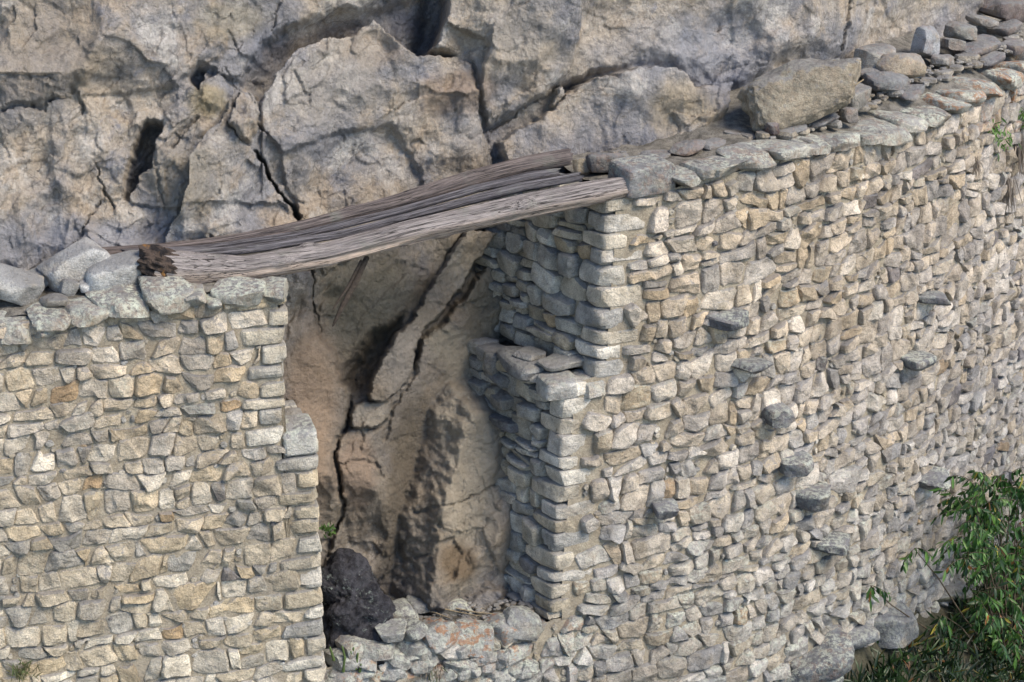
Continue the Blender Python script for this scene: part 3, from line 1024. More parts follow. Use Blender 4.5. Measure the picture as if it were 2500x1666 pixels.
# capstones of the left wall: centre px, width px, height px, tilt
capsL = [(-95,850,130,70,-.1),(35,810,85,75,-.25),(95,798,62,62,-.2),(126,772,100,48,-.12),(214,768,92,56,-.25),(306,742,128,60,-.16),(413,720,104,70,-.1),(478,730,48,62,.5),(522,738,46,36,0),(590,722,108,66,.05),(672,714,76,52,-.06)]
for i, (u, v, w, h, t) in enumerate(capsL):
    s, z = LEFT.px(float(u), float(v))
    a, n_, u_ = LEFT.axes(s)
    sc = 192.0
    hz = h/sc*0.40
    c = LEFT.at(s, z, 0.10)+n_*0.24
    box_stone(c, (a, n_, u_), (w/sc*0.53, 0.34, hz*.92), 700+i, 'capstone', wallL, np.array([*(np.array([.42, .395, .345])*r.uniform(.8, 1.1)), r.uniform(.6, 1.0)]), 0.15, p=5, amp=.09, cuts=9, cutmin=.66, taper=.22, n=10, tilt=(r.normal(.06, .12), -t*0.6, r.normal(0, .22)))

# ---------------------------------------- right wall
r = np.random.default_rng(33)
capR_px = [(1470,492),(1520,480),(1640,462),(1700,440),(1800,418),(1880,384),(1960,371),(2018,356),(2092,346),(2204,322),(2246,304),(2302,280),(2335,262),(2372,234),(2475,196),(2520,185),(2700,120)]
sR, zR = RIGHTW.px(np.array([p[0] for p in capR_px], float), np.array([p[1] for p in capR_px], float))
sillp = [(600,1640),(760,1640),(900,1600),(1100,1570),(1250,1535),(1350,1515)]
sS, zS = RIGHTW.px(np.array([p[0] for p in sillp], float), np.array([p[1] for p in sillp], float))
cu, cz = RIGHTW.px(np.array([1479., 1477, 1468, 1453, 1449]), np.array([485., 552, 701, 905, 925]))
cu2, cz2 = RIGHTW.px(np.array([1383., 1377, 1364, 1352, 1343, 1335]), np.array([935., 970, 1180, 1346, 1500, 1560]))
zstepR = float(cz2[0])
zsillR = float(np.interp(cu2[-2], sS, zS))
def cornerR(z):
    if z > zstepR: return float(np.interp(z, cz[::-1], cu[::-1]))
    return float(np.interp(z, cz2[::-1], cu2[::-1]))
s0R = float(RIGHTW.px(640., 1640.)[0])
zbotR = float(RIGHTW.px(1300., 1960.)[1])
s1R = float(sR[-1])
def ztopR(s):
    if s < cornerR(zsillR+.05): return float(np.interp(s, sS, zS))
    return float(np.interp(s, sR, zR))
wallR = empty('rubble_masonry', RIGHTW.at((cu[0]+s1R)/2, zbotR))
tag(wallR, 'long curving rubble stone wall with step stones jutting out and a row of capstones', 'wall', 'stone walls against the cliff')
rowsR = make_rows(zbotR, 9, r, 0.17, 0.31)
for zz in (zstepR, zsillR):
    k = int(np.argmin([abs(z-zz) for z in rowsR]))
    rowsR[k] = zz
def biasR(u, v, r):
    w = np.clip((v-650)/800, 0, 1)
    e = np.clip((u-1900)/600, 0, 1)
    lich = max(0, r.normal(-0.12+0.45*w*w, .22))
    org = 0.0
    if u < 1400 and v > 1480:
        lich = r.uniform(.3, .9)
        org = max(0, r.normal(.2, .5))
    if u > 2380 and v < 330: org = max(0, r.normal(.3, .4))
    return (1.09-0.25*w-.18*e, 1.0-0.17*w-.13*e, 0.92-.06*w-.04*e), lich, org  # greyer stones at lower right, with dimmer light put into their colour
quoR = {}
def rowi(z): return int(np.searchsorted(rowsR, z)-1)
def startR(z):
    if z < zsillR: return s0R
    i = rowi(z)
    if i not in quoR:
        rr = np.random.default_rng(i+90)
        quoR[i] = ((0.34 if i % 2 else 0.55)*rr.uniform(.8, 1.15), (0.55 if i % 2 else 0.36)*rr.uniform(.85, 1.15))
    return cornerR(z)+quoR[i][0]
polys, chips = masonry(rowsR, startR, lambda z: s1R, ztopR, r, 0.165, 0.44, 0.065, 0.10)
add_field(RIGHTW, polys, wallR, r, 'stone', 300, (0.07, 0.135), biasR, 0.17)
add_chips(RIGHTW, chips, wallR, r, biasR)
def leftlim(z): return s0R if z < zsillR else cornerR(z)
mortar_sheet(RIGHTW, cu2[0]-.05, s1R, zsillR, lambda s: float(np.interp(s, sR, zR)), wallR, 15, left=lambda z: cornerR(z))
mortar_sheet(RIGHTW, s0R, s1R, zbotR, lambda s: min(ztopR(s), zsillR) if s < cu2[-2] else zsillR+.02, wallR, 16)
# jamb: faces the opening
JA = math.radians(38)
jd = np.array([-math.sin(JA), math.cos(JA), 0])       # from the corner back to the cliff
jn = np.array([-math.cos(JA), -math.sin(JA), 0])      # looks into the opening
class Jamb:
    def at(self, s, z, d=0.0):
        s = np.asarray(s, float)
        z = np.asarray(z, float)
        c = RIGHTW.at(np.vectorize(cornerR)(z), z, 0.0)
        return c+s[..., None]*jd+np.asarray(d)[..., None]*jn
    def frame(self, s): return jd[0], jd[1]
J = Jamb()
def jamb_sheet(z0, z1):
    zz = np.linspace(z0, z1, 60)
    dd = np.linspace(0.02, 2.6, 50)
    D, Z = np.meshgrid(dd, zz)
    B = J.at(D.ravel(), Z.ravel(), 0.03*fbm(np.stack([D.ravel()*3, Z.ravel()*3, 0*D.ravel()], -1), 4, 4)-.10)
    mesh_obj('mortar', B, grid_faces(len(dd), len(zz))[:, ::-1], M_MORTAR, wallR)
jamb_sheet(zsillR-.15, zstepR-.01)
jamb_sheet(zstepR+.01, float(np.interp(cu[0], sR, zR)))
# top of the jamb's step
ax_, in_, up_ = RIGHTW.axes(cu[0])
rj = np.random.default_rng(44)
ztopJ = float(cz[0])
for i in range(len(rowsR)-1):
    za, zb = rowsR[i], min(rowsR[i+1], ztopJ)
    if za < zsillR-.01 or zb-za < 0.07: continue
    zm = (za+zb)/2
    startR(zm)
    q1, q2 = quoR[i]
    s = cornerR(zm)
    base = RIGHTW.at(s, zm)
    A = np.array([ax_, jd, up_])
    # quoin, its ends along the wall face and along the jamb
    V, Fc = rock_shape((q1/2-.004, q2/2-.004, (zb-za)/2*1.01), 1200+i, n=6, p=8, amp=.045, cuts=5, cutmin=.88, taper=.05)
    Wd = base+ax_*q1/2+jd*q2/2+(jn*.015-in_*.035)+V@A
    mesh_obj('quoin', Wd, Fc, M_STONE, wallR, stone_col(rj, 0.1, (1.1, 1.08, 1.06)), 0.0, sharp=20)
    d = q2
    # rubble of the jamb behind the quoin
    hgt = zb-za
    while d < 2.5:
        w = rj.uniform(.22, .56)
        tilt = rj.normal(0.0, .12)
        if rj.random() < .26:
            f = rj.uniform(.4, .6)
            segs = [(za, za+hgt*f), (za+hgt*f, zb)]
        else: segs = [(za, zb)]
        for (a_, b_) in segs:
            pr = rj.uniform(-.05, .05)
            c = J.at(np.array([d+w/2]), np.array([(a_+b_)/2]), np.array([-0.14+pr]))[0]
            V, Fc = rock_shape((w/2*1.04, 0.19, (b_-a_)/2*1.06), int(rj.integers(1e6)), n=5, p=6, amp=.07, cuts=6, cutmin=.78, taper=.12)
            V = V@rotx(rj.normal(0, .06)).T@roty(tilt*.7).T@rotz(rj.normal(0, .08)).T
            mesh_obj('jamb_stone', c+V@np.array([jd, -jn, up_]), Fc, M_STONE, wallR, stone_col(rj, max(0, rj.normal(0, .1)), (.86, .87, .86)), 0.0, sharp=20)
        d += w
# loose step at mid height of the jamb: flat stones left standing out toward the opening
def jpx(u, v, out):
    c0 = RIGHTW.at(cu2[1], zstepR)
    g = lambda x, y, z: -((x-c0[0])*jn[0]+(y-c0[1])*jn[1]-out)
    return hit(float(u), float(v), g)
for i, (u, v, w, h, dp, out, t) in enumerate([(1192,880,46,78,.15,.10,.5),(1255,885,170,58,.26,.10,.30),(1210,918,84,50,.2,.06,.12),(1222,972,78,52,.2,.06,.2),(1225,1028,86,42,.22,.16,.1),(1300,905,70,34,.25,.05,.2),(1345,880,80,30,.3,-.1,.1),(1240,1200,92,44,.24,.10,.05),(1275,860,66,26,.2,.0,.2)]):
    c = jpx(u, v+8, out)-jn*dp*.6
    V, Fc = rock_shape((w/192*.52, dp, h/185*.36), 2200+i, n=6, p=5, amp=.07, cuts=6, cutmin=.76)
    V = V@rotx(rj.normal(0, .08)).T@roty(-t*.2).T@rotz(rj.normal(0, .15)).T
    mesh_obj('jamb_stone', c+V@np.array([jd, -jn, up_]), Fc, M_STONE, wallR, stone_col(rj, .15, (.68, .68, .70)), 0.0, sharp=20)
# blocks of the step in the front face
for i, (u, v, w, h) in enumerate([(1378,952,92,54),(1448,946,60,52)]):
    s, z = RIGHTW.px(float(u), float(v))
    c = RIGHTW.at(s, z, .02)+in_*.2
    box_stone(c, (ax_, in_, up_), (w/192*.53, .26, h/185*.46), 2300+i, 'quoin', wallR, np.array([.47, .455, .43, .4]), .1, p=6, amp=.05, cuts=4, cutmin=.85)

capsR = [(1582,428,112,82,.0,.26),(1668,425,60,44,.0,.2),(1722,412,56,56,.1,.22),(1765,405,92,58,-.12,.25),(1836,382,92,50,-.16,.24),(1918,362,92,48,-.15,.26),(1994,353,60,48,-.1,.26),(2054,338,86,50,-.1,.26),(2118,334,48,46,-.1,.22),(2166,318,86,60,-.2,.3),(2222,296,64,56,-.25,.3),(2276,278,74,56,-.25,.3),(2326,248,46,48,-.2,.28),(2360,232,54,48,-.2,.28),(2408,208,60,52,-.25,.28),(2458,186,46,62,-.25,.28),(2500,165,50,56,-.2,.3),(2555,140,60,56,-.2,.3)]
for i, (u, v, w, h, t, dep) in enumerate(capsR):
    s, z = RIGHTW.px(float(u), float(v)+8)
    a, n_, u_ = RIGHTW.axes(s)
    d_ = 26+2.0*max(0, (u-1500)/400)
    sc = F/d_
    wl = w/sc/max(a[0], .5)
    c = RIGHTW.at(s, z, .09)+n_*(dep-.02)
    org = .22 if u < 2300 else .7
    col = np.array([*(np.array([.43, .405, .36])*r.uniform(.82, 1.12)), r.uniform(.5, .95)])
    if i == 0: col = np.array([.19, .19, .195, .45])
    box_stone(c, (a, n_, u_), (wl*.58, dep+(.10 if i else .0), h/sc*(.36 if i else .44)), 800+i, 'capstone', wallR, col, org, p=5 if i else 10, amp=.08 if i else .03, cuts=9 if i else 2, cutmin=.68 if i else .93, taper=.2 if i else .04, n=10, tilt=(r.normal(.04, .09), -t*.4, r.normal(0, .18) if i else .12))
# sill stones under the opening
sill = [(850,1610,100,60),(915,1590,110,76),(1010,1590,90,88),(1075,1555,96,80),(1150,1565,120,90),(1225,1545,70,70),(1275,1535,100,96),(1215,1600,80,48),(1345,1500,66,74),(1240,1500,80,44),(1160,1508,96,44),(1080,1505,80,44),(1010,1520,80,44),(1010,1545,60,36),(1275,1490,110,52),(960,1545,70,40),(1120,1620,80,46),(955,1640,80,46)]
rs_ = np.random.default_rng(12)
sill += [(float(rs_.uniform(820, 1340)), float(rs_.uniform(1585, 1680)), float(rs_.uniform(44, 96)), float(rs_.uniform(34, 62))) for _ in range(46)]
for i, (u, v, w, h) in enumerate(sill):
    back = max(0, (1575-v)/192/.34*.75) if v < 1530 else 0.0
    s, z = RIGHTW.px(float(u), float(v))
    z = z-back*.33
    a, n_, u_ = RIGHTW.axes(s)
    c = RIGHTW.at(s, z, .03)+n_*(.12+back)
    box_stone(c, (a, n_, u_), (w/192*.52, .26, h/185*.46), 900+i, 'capstone', wallR, np.array([*(np.array([.36, .35, .335])*r.uniform(.8, 1.1)), r.uniform(.4, .9)]), (.75 if u in (1075, 1150, 1225) else max(0, r.normal(.05, .3))), p=5, amp=.09, cuts=9, cutmin=.66, taper=.2, n=7, tilt=(r.normal(-.1, .1), r.normal(0, .2), r.normal(0, .25)))
# stones that jut out as footholds
for i, (u, v, w, h) in enumerate([(1762,771,92,46),(1814,883,92,44),(1877,1005,74,56),(2216,874,72,48),(2253,722,52,34),(1919,1124,84,50),(1968,1206,78,66),(2012,1322,90,50),(2258,1161,80,54),(1608,1229,66,46)]):
    s, z = RIGHTW.px(float(u), float(v))
    a, n_, u_ = RIGHTW.axes(s)
    sc = F/(26+(u-1400)/200)
    c = RIGHTW.at(s, z, .14)
    box_stone(c, (a, n_, u_), (w/sc*.42/max(a[0], .7)*r.uniform(.85, 1.1), .27, h/sc*.40*r.uniform(.8, 1.15)), 1000+i, 'step_stone', wallR, np.array([*(np.array([.135, .137, .15])*r.uniform(.8, 1.2)), r.uniform(.3, .7)]), .05, p=5, amp=.10, cuts=8, cutmin=.70, taper=.2, n=9, tilt=(.05, r.normal(.06, .12), r.normal(0, .25)))

# ------------------------------------------------------------------ ledges of earth and rubble behind the walls
def ledge_strip(face, ss, zf, d0, d1, rise, seed, lab):
    dd = np.linspace(d0, d1, 40)
    D, Sg = np.meshgrid(dd, ss)
    Z = np.array([zf(s) for s in ss])[:, None]+rise*(D-d0)+(np.clip((ss-7.5)*.10, 0, .35)[:, None]*(D-d0) if seed == 4 else 0)
    Z = Z+.05*fbm(np.stack([Sg*2.5, D*2.5, 0*D], -1), seed, 4, .6)
    V = face.at(Sg.ravel(), Z.ravel(), -D.ravel())
    o = mesh_obj('ledge', V, grid_faces(len(dd), len(ss)), M_DIRT, None)
    return tag(o, lab, kind='structure')
ledge_strip(LEFT, np.arange(s0L, eu[0]-.02, .06), lambda s: ztopL(s)+.02, .10, 2.6, .10, 3, 'rubble ledge behind the wall under the thick log ends')
ledge_strip(RIGHTW, np.arange(cu[0]+.1, s1R, .06), lambda s: float(np.interp(s, sR, zR))+.06+.0*s, .10, 3.2, .0, 4, 'rubble strewn ledge between capstones and cliff')
ledge_strip(RIGHTW, np.arange(s0R, cu2[-1]+.3, .06), lambda s: float(np.interp(s, sS, zS))-.02, .08, 2.4, .04, 6, 'narrow ledge of litter at the foot of the opening')

# ------------------------------------------------------------------ logs across the opening
def tube_spine(P, n):
    P = np.asarray(P, float)
    L = np.concatenate([[0], np.cumsum(np.linalg.norm(np.diff(P, axis=0), axis=1))])
    t = np.linspace(0, L[-1], n)
    Q = np.stack([np.interp(t, L, P[:, k]) for k in range(3)], 1)
    for _ in range(3): Q[1:-1] = (Q[:-2]+2*Q[1:-1]+Q[2:])/4
    return Q, t, L

def log_mesh(P, rad, seed, na=28, n=90, flat=1.0, knots=3, twist=0.5, pale_under=0.0, grooves=0.20, rag=0.10):
    r = np.random.default_rng(seed)
    Q, t, L = tube_spine(P, n)
    R = np.interp(t, L, rad)
    T = np.gradient(Q, axis=0)
    T /= np.linalg.norm(T, axis=1)[:, None]
    up = np.array([0, 0, 1.0])
    B = np.cross(T, up)
    B /= np.linalg.norm(B, axis=1)[:, None]
    N = np.cross(B, T)
    th = np.linspace(0, 2*math.pi, na, endpoint=False)
    tt, aa = np.meshgrid(t, th, indexing='ij')
    tw = aa+twist*tt/t[-1]
    prof = np.stack([np.cos(tw)*1.3, np.sin(tw)*1.3, tt*0.55], -1)
    rr = R[:, None]*(1+0.20*fbm(prof+seed, seed, 3)+grooves*fbm(np.stack([np.cos(tw)*4.5, np.sin(tw)*4.5, tt*0.35], -1), seed+4, 3))
    for _ in range(knots):
        kt, ka = r.uniform(.1, .9)*t[-1], r.uniform(0, 2*math.pi)
        da = np.abs((aa-ka+math.pi) % (2*math.pi)-math.pi)
        rr = rr+R[:, None]*0.30*np.exp(-((tt-kt)/0.10)**2-(da/0.45)**2)
    # ragged ends
    end = rag*fbm(np.stack([np.cos(th)*2, np.sin(th)*2, th*0], -1)*1.3, seed+9, 3)
    off = np.outer(np.exp(-t/0.12), end)-np.outer(np.exp(-(t[-1]-t)/0.12), end)
    V = Q[:, None, :]+(np.cos(aa)*rr)[..., None]*B[:, None, :]+(np.sin(aa)*rr*flat)[..., None]*N[:, None, :]+off[..., None]*T[:, None, :]
    col = np.stack([tt+seed, np.cos(tw)*rr*3, np.sin(tw)*rr*3, np.clip(-np.sin(aa)*1.5+0.38, 0, 1)*pale_under], -1)
    V = V.reshape(-1, 3)
    col = col.reshape(-1, 4)
    i = np.arange(n*na).reshape(n, na)
    j = np.roll(i, -1, 1)
    Fc = np.stack([i[:-1], j[:-1], j[1:], i[1:]], -1).reshape(-1, 4)
    caps = []
    extra = []
    ec = []
    base = n*na
    for e, ring in ((0, i[0]), (1, i[-1])):
        prev = ring
        cen = V[ring].mean(0)
        d = (T[0] if e == 0 else -T[-1])
        for k, f in enumerate((0.72, 0.4, 0.12)):
            p = cen+(V[ring]-cen)*f+d*R[0 if e == 0 else -1]*(0.10+0.22*perlin(np.stack([np.cos(th)*2*f, np.sin(th)*2*f, 0*th+seed+k], -1), 4))[:, None]
            extra.append(p)
            ec.append(np.tile([t[0 if e == 0 else -1]+seed+3*k*.02, .0, .0, 0], (na, 1))+np.stack([0*th, np.cos(th)*f*.5, np.sin(th)*f*.5, 0*th], -1))
            cur = base+np.arange(na)
            base += na
            q = np.stack([prev, np.roll(prev, -1), np.roll(cur, -1), cur], -1)
            caps.append(q if e else q[:, ::-1])
            prev = cur
        extra.append(p.mean(0)[None])
        ec.append(np.array([[t[0]+seed, 0, 0, 0]]))
        cc = np.full(na, base)
        base += 1
        q = np.stack([prev, np.roll(prev, -1), cc, cc], -1)
        caps.append(q if e else q[:, [1, 0, 2, 3]])
    V = np.vstack([V]+extra)
    col = np.vstack([col]+ec)
    Fc = np.vstack([Fc[:, ::-1]]+caps)
    return V, tri_fix(Fc), col

LG0, LG1 = np.array([-4.4, -1.62]), np.array([1.62, 0.52])
def log_plane(off):
    d = LG1-LG0
    nrm = np.array([-d[1], d[0]])/np.hypot(*d)
    return lambda x, y, z: (x-LG0[0])*nrm[0]+(y-LG0[1])*nrm[1]-off
def px_path(pts, g): return hit(np.array([p[0] for p in pts], float), np.array([p[1] for p in pts], float), g)

def add_log(pts, rads, off, seed, mat, label, **kw):
    P = px_path(pts, log_plane(off))
    V, Fc, col = log_mesh(P, rads, seed, **kw)
    o = mesh_obj('log', V, Fc, mat, None, col, sharp=55)
    return tag(o, label, 'log', 'logs bridging the opening')
front = add_log([(372,652),(430,658),(595,655),(797,622),(1009,566),(1275,506),(1430,474),(1553,450)], [.20,.215,.15,.13,.135,.15,.155,.13], 0.0, 2, M_LOG,
    'thick silvery log with pale underside, lowest and foremost of the bundle', flat=1.0, pale_under=1.0, knots=4, n=150, na=40)
add_log([(250,618),(420,608),(560,590),(744,553),(960,497),(1150,437),(1280,403),(1388,384)], [.07,.075,.075,.075,.09,.11,.115,.105], 0.62, 5, M_LOGD,
    'smooth brown log against the cliff, rearmost of the bundle', pale_under=0.4)
add_log([(300,616),(480,610),(744,572),(960,520),(1160,462),(1290,430),(1362,421)], [.04,.045,.048,.045,.048,.058,.055], 0.42, 8, M_LOGG,
    'thin dark log with a blunt end lying just in front of the rearmost brown log', pale_under=0.2, n=110)
add_log([(330,622),(470,622),(640,605),(850,570),(1060,512),(1270,458),(1414,431)], [.045,.05,.05,.048,.05,.06,.058], 0.24, 11, M_LOGG,
    'dark split log wedged directly behind the thick silvery log', pale_under=0.2, n=110)
# charred, hollow butt of the front log
ch = px_path([(338,630),(362,636),(400,650),(446,664)], log_plane(-.015))
V, Fc, col = log_mesh(ch, [.15, .195, .205, .15], 77, n=36, na=36, grooves=.36, knots=0, rag=.13)
mc = NT('charred_wood')
nc = mc.noise(9, 5, .65)
c_ = mc.mix(mc.ramp(nc, .4, .6), (.014, .012, .013), (.075, .055, .045))
c_ = mc.mix(mc.ramp(mc.noise(6, 4, .6), .60, .68, 0, .8), c_, (.26, .13, .04))
mc.bump([(nc, .08, .8), (mc.noise(40, 4, .7), .03, .8)])
o = mesh_obj('charred_end', V, Fc, mc.done(c_, .8), front, None, sharp=40)
o['label'] = 'charred ragged butt of the log'
# hanging slats of split wood
for (pts, rd, lb) in (([(895,630),(868,690),(835,750),(815,792)], [.035,.042,.036,.015], 'long dark stick hanging down below the logs'), ([(880,640),(850,700),(816,750)], [.018,.022,.010], 'thin short dark stick hanging beside the longer one')):
    V, Fc, col = log_mesh(px_path(pts, log_plane(.12)), rd, 15, n=30, na=10, knots=0)
    tag(mesh_obj('hanging_stick', V, Fc, M_STICK, None, None), lb, 'stick')

# ------------------------------------------------------------------ loose stones
def ledgeR_g(x, y, z):
    s = np.interp(x, RIGHTW.x, RIGHTW.s)
    return np.interp(s, sR, zR)+.10+np.clip((s-7.5)*.10, 0, .35)*np.maximum(y-np.interp(x, RIGHTW.x, RIGHTW.y), 0)*.8-z
def ledgeL_g(x, y, z):
    s = np.interp(x, LEFT.x, LEFT.s)
    return np.interp(s, sL, zL)+.05-z
def loose(u, v, w, h, dep, seed, g, label, col, lich=.1, org=0.0, tilt=(0, 0, 0), name='loose_stone', cat='stone', grp=None, p=5, cuts=7, cutmin=.7, amp=.08, n=8, head=0.0, sink=.12, freq=1.6):
    """a stone whose foot stands at pixel (u, v+h/2) of the ledge"""
    P = hit(float(u), float(v+h*.5), g)
    sc = F/((P-CAM)@FWD)
    big = 1.28 if g is ledgeL_g else 1.0
    hh = np.array([w/sc*.5*(1.06 if g is ledgeL_g else 1), dep, max(h/sc/math.cos(PITCH)*.5-dep*.30, .035)*big])
    V, Fc = rock_shape(hh, seed, n=n, p=p, cuts=cuts, cutmin=cutmin, amp=amp, taper=.16, freq=freq)
    V = V@rotx(tilt[0]).T@roty(tilt[1]).T@rotz(tilt[2]+head).T
    V = V+P+np.array([0, dep*.8, 0])
    V[:, 2] += -V[:, 2].min()+P[2]-sink*hh[2]
    o = mesh_obj(name, V, Fc, M_STONE, None, np.array([*col, lich]), org, sharp=38)
    return tag(o, label, cat, grp)
GL = 'loose stones heaped behind the capstones'
G1, G2, PA = (.46,.45,.43), (.40,.395,.38), (.60,.595,.585)
h18 = math.radians(17)
loose(98,640,100,58,.28,51,ledgeL_g,'rounded grey stone at the cliff foot behind the white angular stone',G2,.1,grp=GL,p=3,cuts=4,head=h18)
loose(178,668,150,98,.24,52,ledgeL_g,'white angular stone with a sharp ridge, beside the log ends',PA,.0,grp=GL,tilt=(.25,-.35,0),head=h18)
loose(276,642,120,40,.16,53,ledgeL_g,'flat grey stone tucked between large smooth stone and log ends',G1,.0,grp=GL,tilt=(0,-.1,0),head=h18)
loose(288,674,166,76,.22,54,ledgeL_g,'large smooth pale grey stone leaning beside the charred log end',(.50,.50,.49),.0,grp=GL,p=3.4,cuts=4,tilt=(.3,-.15,0),head=h18)
loose(30,666,84,58,.2,55,ledgeL_g,'pale lichened stone next to the rounded grey stone',(.45,.44,.43),.4,grp=GL,head=h18)
loose(36,716,120,76,.22,56,ledgeL_g,'wedge shaped grey stone with a shaded face behind the capstones',G2,.0,grp=GL,tilt=(.3,.3,0),head=h18)
loose(128,735,64,34,.14,57,ledgeL_g,'small brown grey stone lodged behind a capstone',(.30,.28,.25),.1,grp=GL,head=h18)
loose(166,708,36,44,.08,58,ledgeL_g,'small upright stone chip leaning on the white angular stone',G2,.0,grp=GL,tilt=(0,.4,0),head=h18)
loose(225,702,60,34,.12,60,ledgeL_g,'small pale chip between the white angular and the large smooth stone',PA,.0,grp=GL,tilt=(.2,.1,0),head=h18)
loose(82,702,70,40,.14,61,ledgeL_g,'tilted flat slab propped between the wedge stone and the white angular stone',G1,.1,grp=GL,tilt=(.3,-.4,0),head=h18)
loose(330,628,70,34,.12,62,ledgeL_g,'brownish stone jammed under the dark log ends',(.30,.27,.23),.0,grp=GL,head=h18)
loose(-70,720,130,90,.3,59,ledgeL_g,'broad grey stone at the outer end of the heap',G2,.1,grp=GL,head=h18)
# big boulder on the right ledge
hd = math.radians(40)
loose(1962,226,300,190,.50,70,ledgeR_g,'large brown lichened boulder sitting between the capstones and the cliff',(.31,.265,.205),.15,name='boulder',cat='boulder',tilt=(-.25,-.30,0),p=3.2,cuts=8,cutmin=.72,amp=.13,n=40,head=.2,sink=.25,freq=1.5)
GR = 'loose slabs and stones on the rubble ledge'
DK = (.17,.165,.165)
lst = [(1485,400,112,50,.25,DK,'dark block beside the log ends, behind the first capstone',(0,0,0)),
 (1430,408,64,38,.12,(.42,.36,.27),'small tan stone wedged under the ends of the dark logs',(0,.1,0)),
 (1680,364,96,28,.22,(.20,.175,.16),'thin brown slab lying behind the orange spotted capstones',(.1,-.1,.2)),
 (1752,352,88,22,.2,(.23,.22,.215),'thin grey slab overlapping the thin brown slab',(.05,-.08,-.1)),
 (1884,318,34,32,.12,(.10,.08,.085),'small dark cube of rock in front of the boulder',(0,0,.3)),
 (1938,318,84,22,.22,DK,'flat dark slab at the foot of the boulder',(.05,-.1,0)),
 (2010,296,100,24,.25,(.19,.19,.20),'long flat slab between the boulder and the capstones',(0,-.12,0)),
 (2092,246,92,52,.25,(.27,.255,.235),'grey brown stone against the corner of the boulder',(.1,-.2,0)),
 (2068,284,50,36,.15,(.22,.2,.19),'small stone below the grey brown stone at the boulder',(0,.1,0)),
 (2168,208,130,46,.3,(.185,.19,.20),'dark flat slab behind the lichened capstones',(.12,.1,0)),
 (2136,176,78,26,.2,(.25,.24,.235),'thin slab bearing a dark twig, behind the dark flat slab',(0,-.1,0)),
 (2215,168,150,60,.3,(.38,.32,.25),'tan wedge of rock lying against the rubble',(.2,.25,0)),
 (2140,148,110,56,.3,(.36,.34,.31),'rounded pale rock at the foot of the cliff',(0,0,0)),
 (2262,112,76,72,.22,(.30,.31,.33),'upright blue grey block leaning on the cliff foot',(.1,.15,.1)),
 (2352,84,96,46,.3,(.28,.27,.25),'sloping brown slab below the great dark slab',(.1,.2,0)),
 (2392,118,130,38,.35,(.175,.165,.18),'long purple grey slab above the capstones',(.1,-.12,0)),
 (2456,32,150,58,.45,(.17,.14,.135),'great dark brown slab perched at the top of the rubble',(.1,.1,0)),
 (2480,118,60,34,.25,(.20,.17,.165),'small purple slab next to the orange capstone',(.1,-.1,0)),
 (2330,112,60,30,.2,(.30,.28,.26),'small grey slab beside the upright block',(0,.2,0)),
 (2462,72,80,34,.3,(.20,.185,.18),'dark slab under the great dark brown slab',(.05,-.15,0)),
 (2306,150,70,30,.2,(.32,.30,.28),'small pale stone in front of the upright block',(0,.1,.3)),
 (1800,330,70,20,.2,(.26,.25,.24),'thin broken slab near the left foot of the boulder',(.1,.12,.4)),
 (1600,384,80,20,.2,(.22,.205,.2),'thin dark slab beside the dark block and the log ends',(.1,-.1,-.2)),
 (2225,232,80,22,.22,(.24,.235,.24),'thin slab tilted over the back of the lichened capstones',(.1,-.25,.2)),
 (2420,150,90,26,.25,(.21,.195,.2),'broken purple grey slab lying over the capstones under the long slab',(.1,-.2,.1)),
 (2400,60,80,30,.25,(.25,.235,.225),'brown slab leaning between the cliff and the great dark slab',(.2,.25,0))]
for i, (u, v, w, h, dp, col, lab, tl) in enumerate(lst):
    loose(u, v-h*.15, w, h*1.3, dp*.72, 120+i, ledgeR_g, lab, col, .12, .15, tl, grp=GR, head=hd if u > 1600 else .35, n=6)

# black rock in the opening
def sill_g(off): return lambda x, y, z: y-np.interp(x, RIGHTW.x, RIGHTW.y)-off-RIGHTW.k*z
zs = float(np.interp(RIGHTW.px(880., 1580.)[0], sS, zS))
def blob(cs, seed, n=40):
    """one rock grown round several centres (x,z half sizes) by smooth union along rays from the middle"""
    V, Fc = cube_template(n)
    D = V/np.linalg.norm(V, axis=1)[:, None]
    best = np.zeros(len(D))
    for (c, h) in cs:
        a = np.sum((D/h)**2, 1)
        b = -2*np.sum(D*(c/h**2), 1)
        k = np.sum((np.asarray(c)/h)**2)-1
        disc = b*b-4*a*k
        t = np.where(disc > 0, (-b+np.sqrt(np.maximum(disc, 0)))/(2*a), 0)
        best = np.maximum(best, t)
    best = np.maximum(best, .12)
    return D, best, Fc
mid = hit(870., 1478., sill_g(.55))
D, bt, Fc = blob([(np.array([-.15, .1, .25]), np.array([.34, .36, .48])), (np.array([.03, 0, -.1]), np.array([.46, .42, .5])), (np.array([.22, -.10, -.42]), np.array([.44, .45, .34])), (np.array([-.2, .0, -.3]), np.array([.35, .4, .4]))], 3)
V = D*bt[:, None]
V = V+D*(.20*fbm(V*2.4+3, 12, 5, .62))[:, None]
colB = np.tile([.02, .02, .026, .0], (len(V), 1))
tag(mesh_obj('black_rock', V+mid, Fc, M_BLACK, None, None), 'black soot coloured rock standing at the foot of the opening', 'rock')

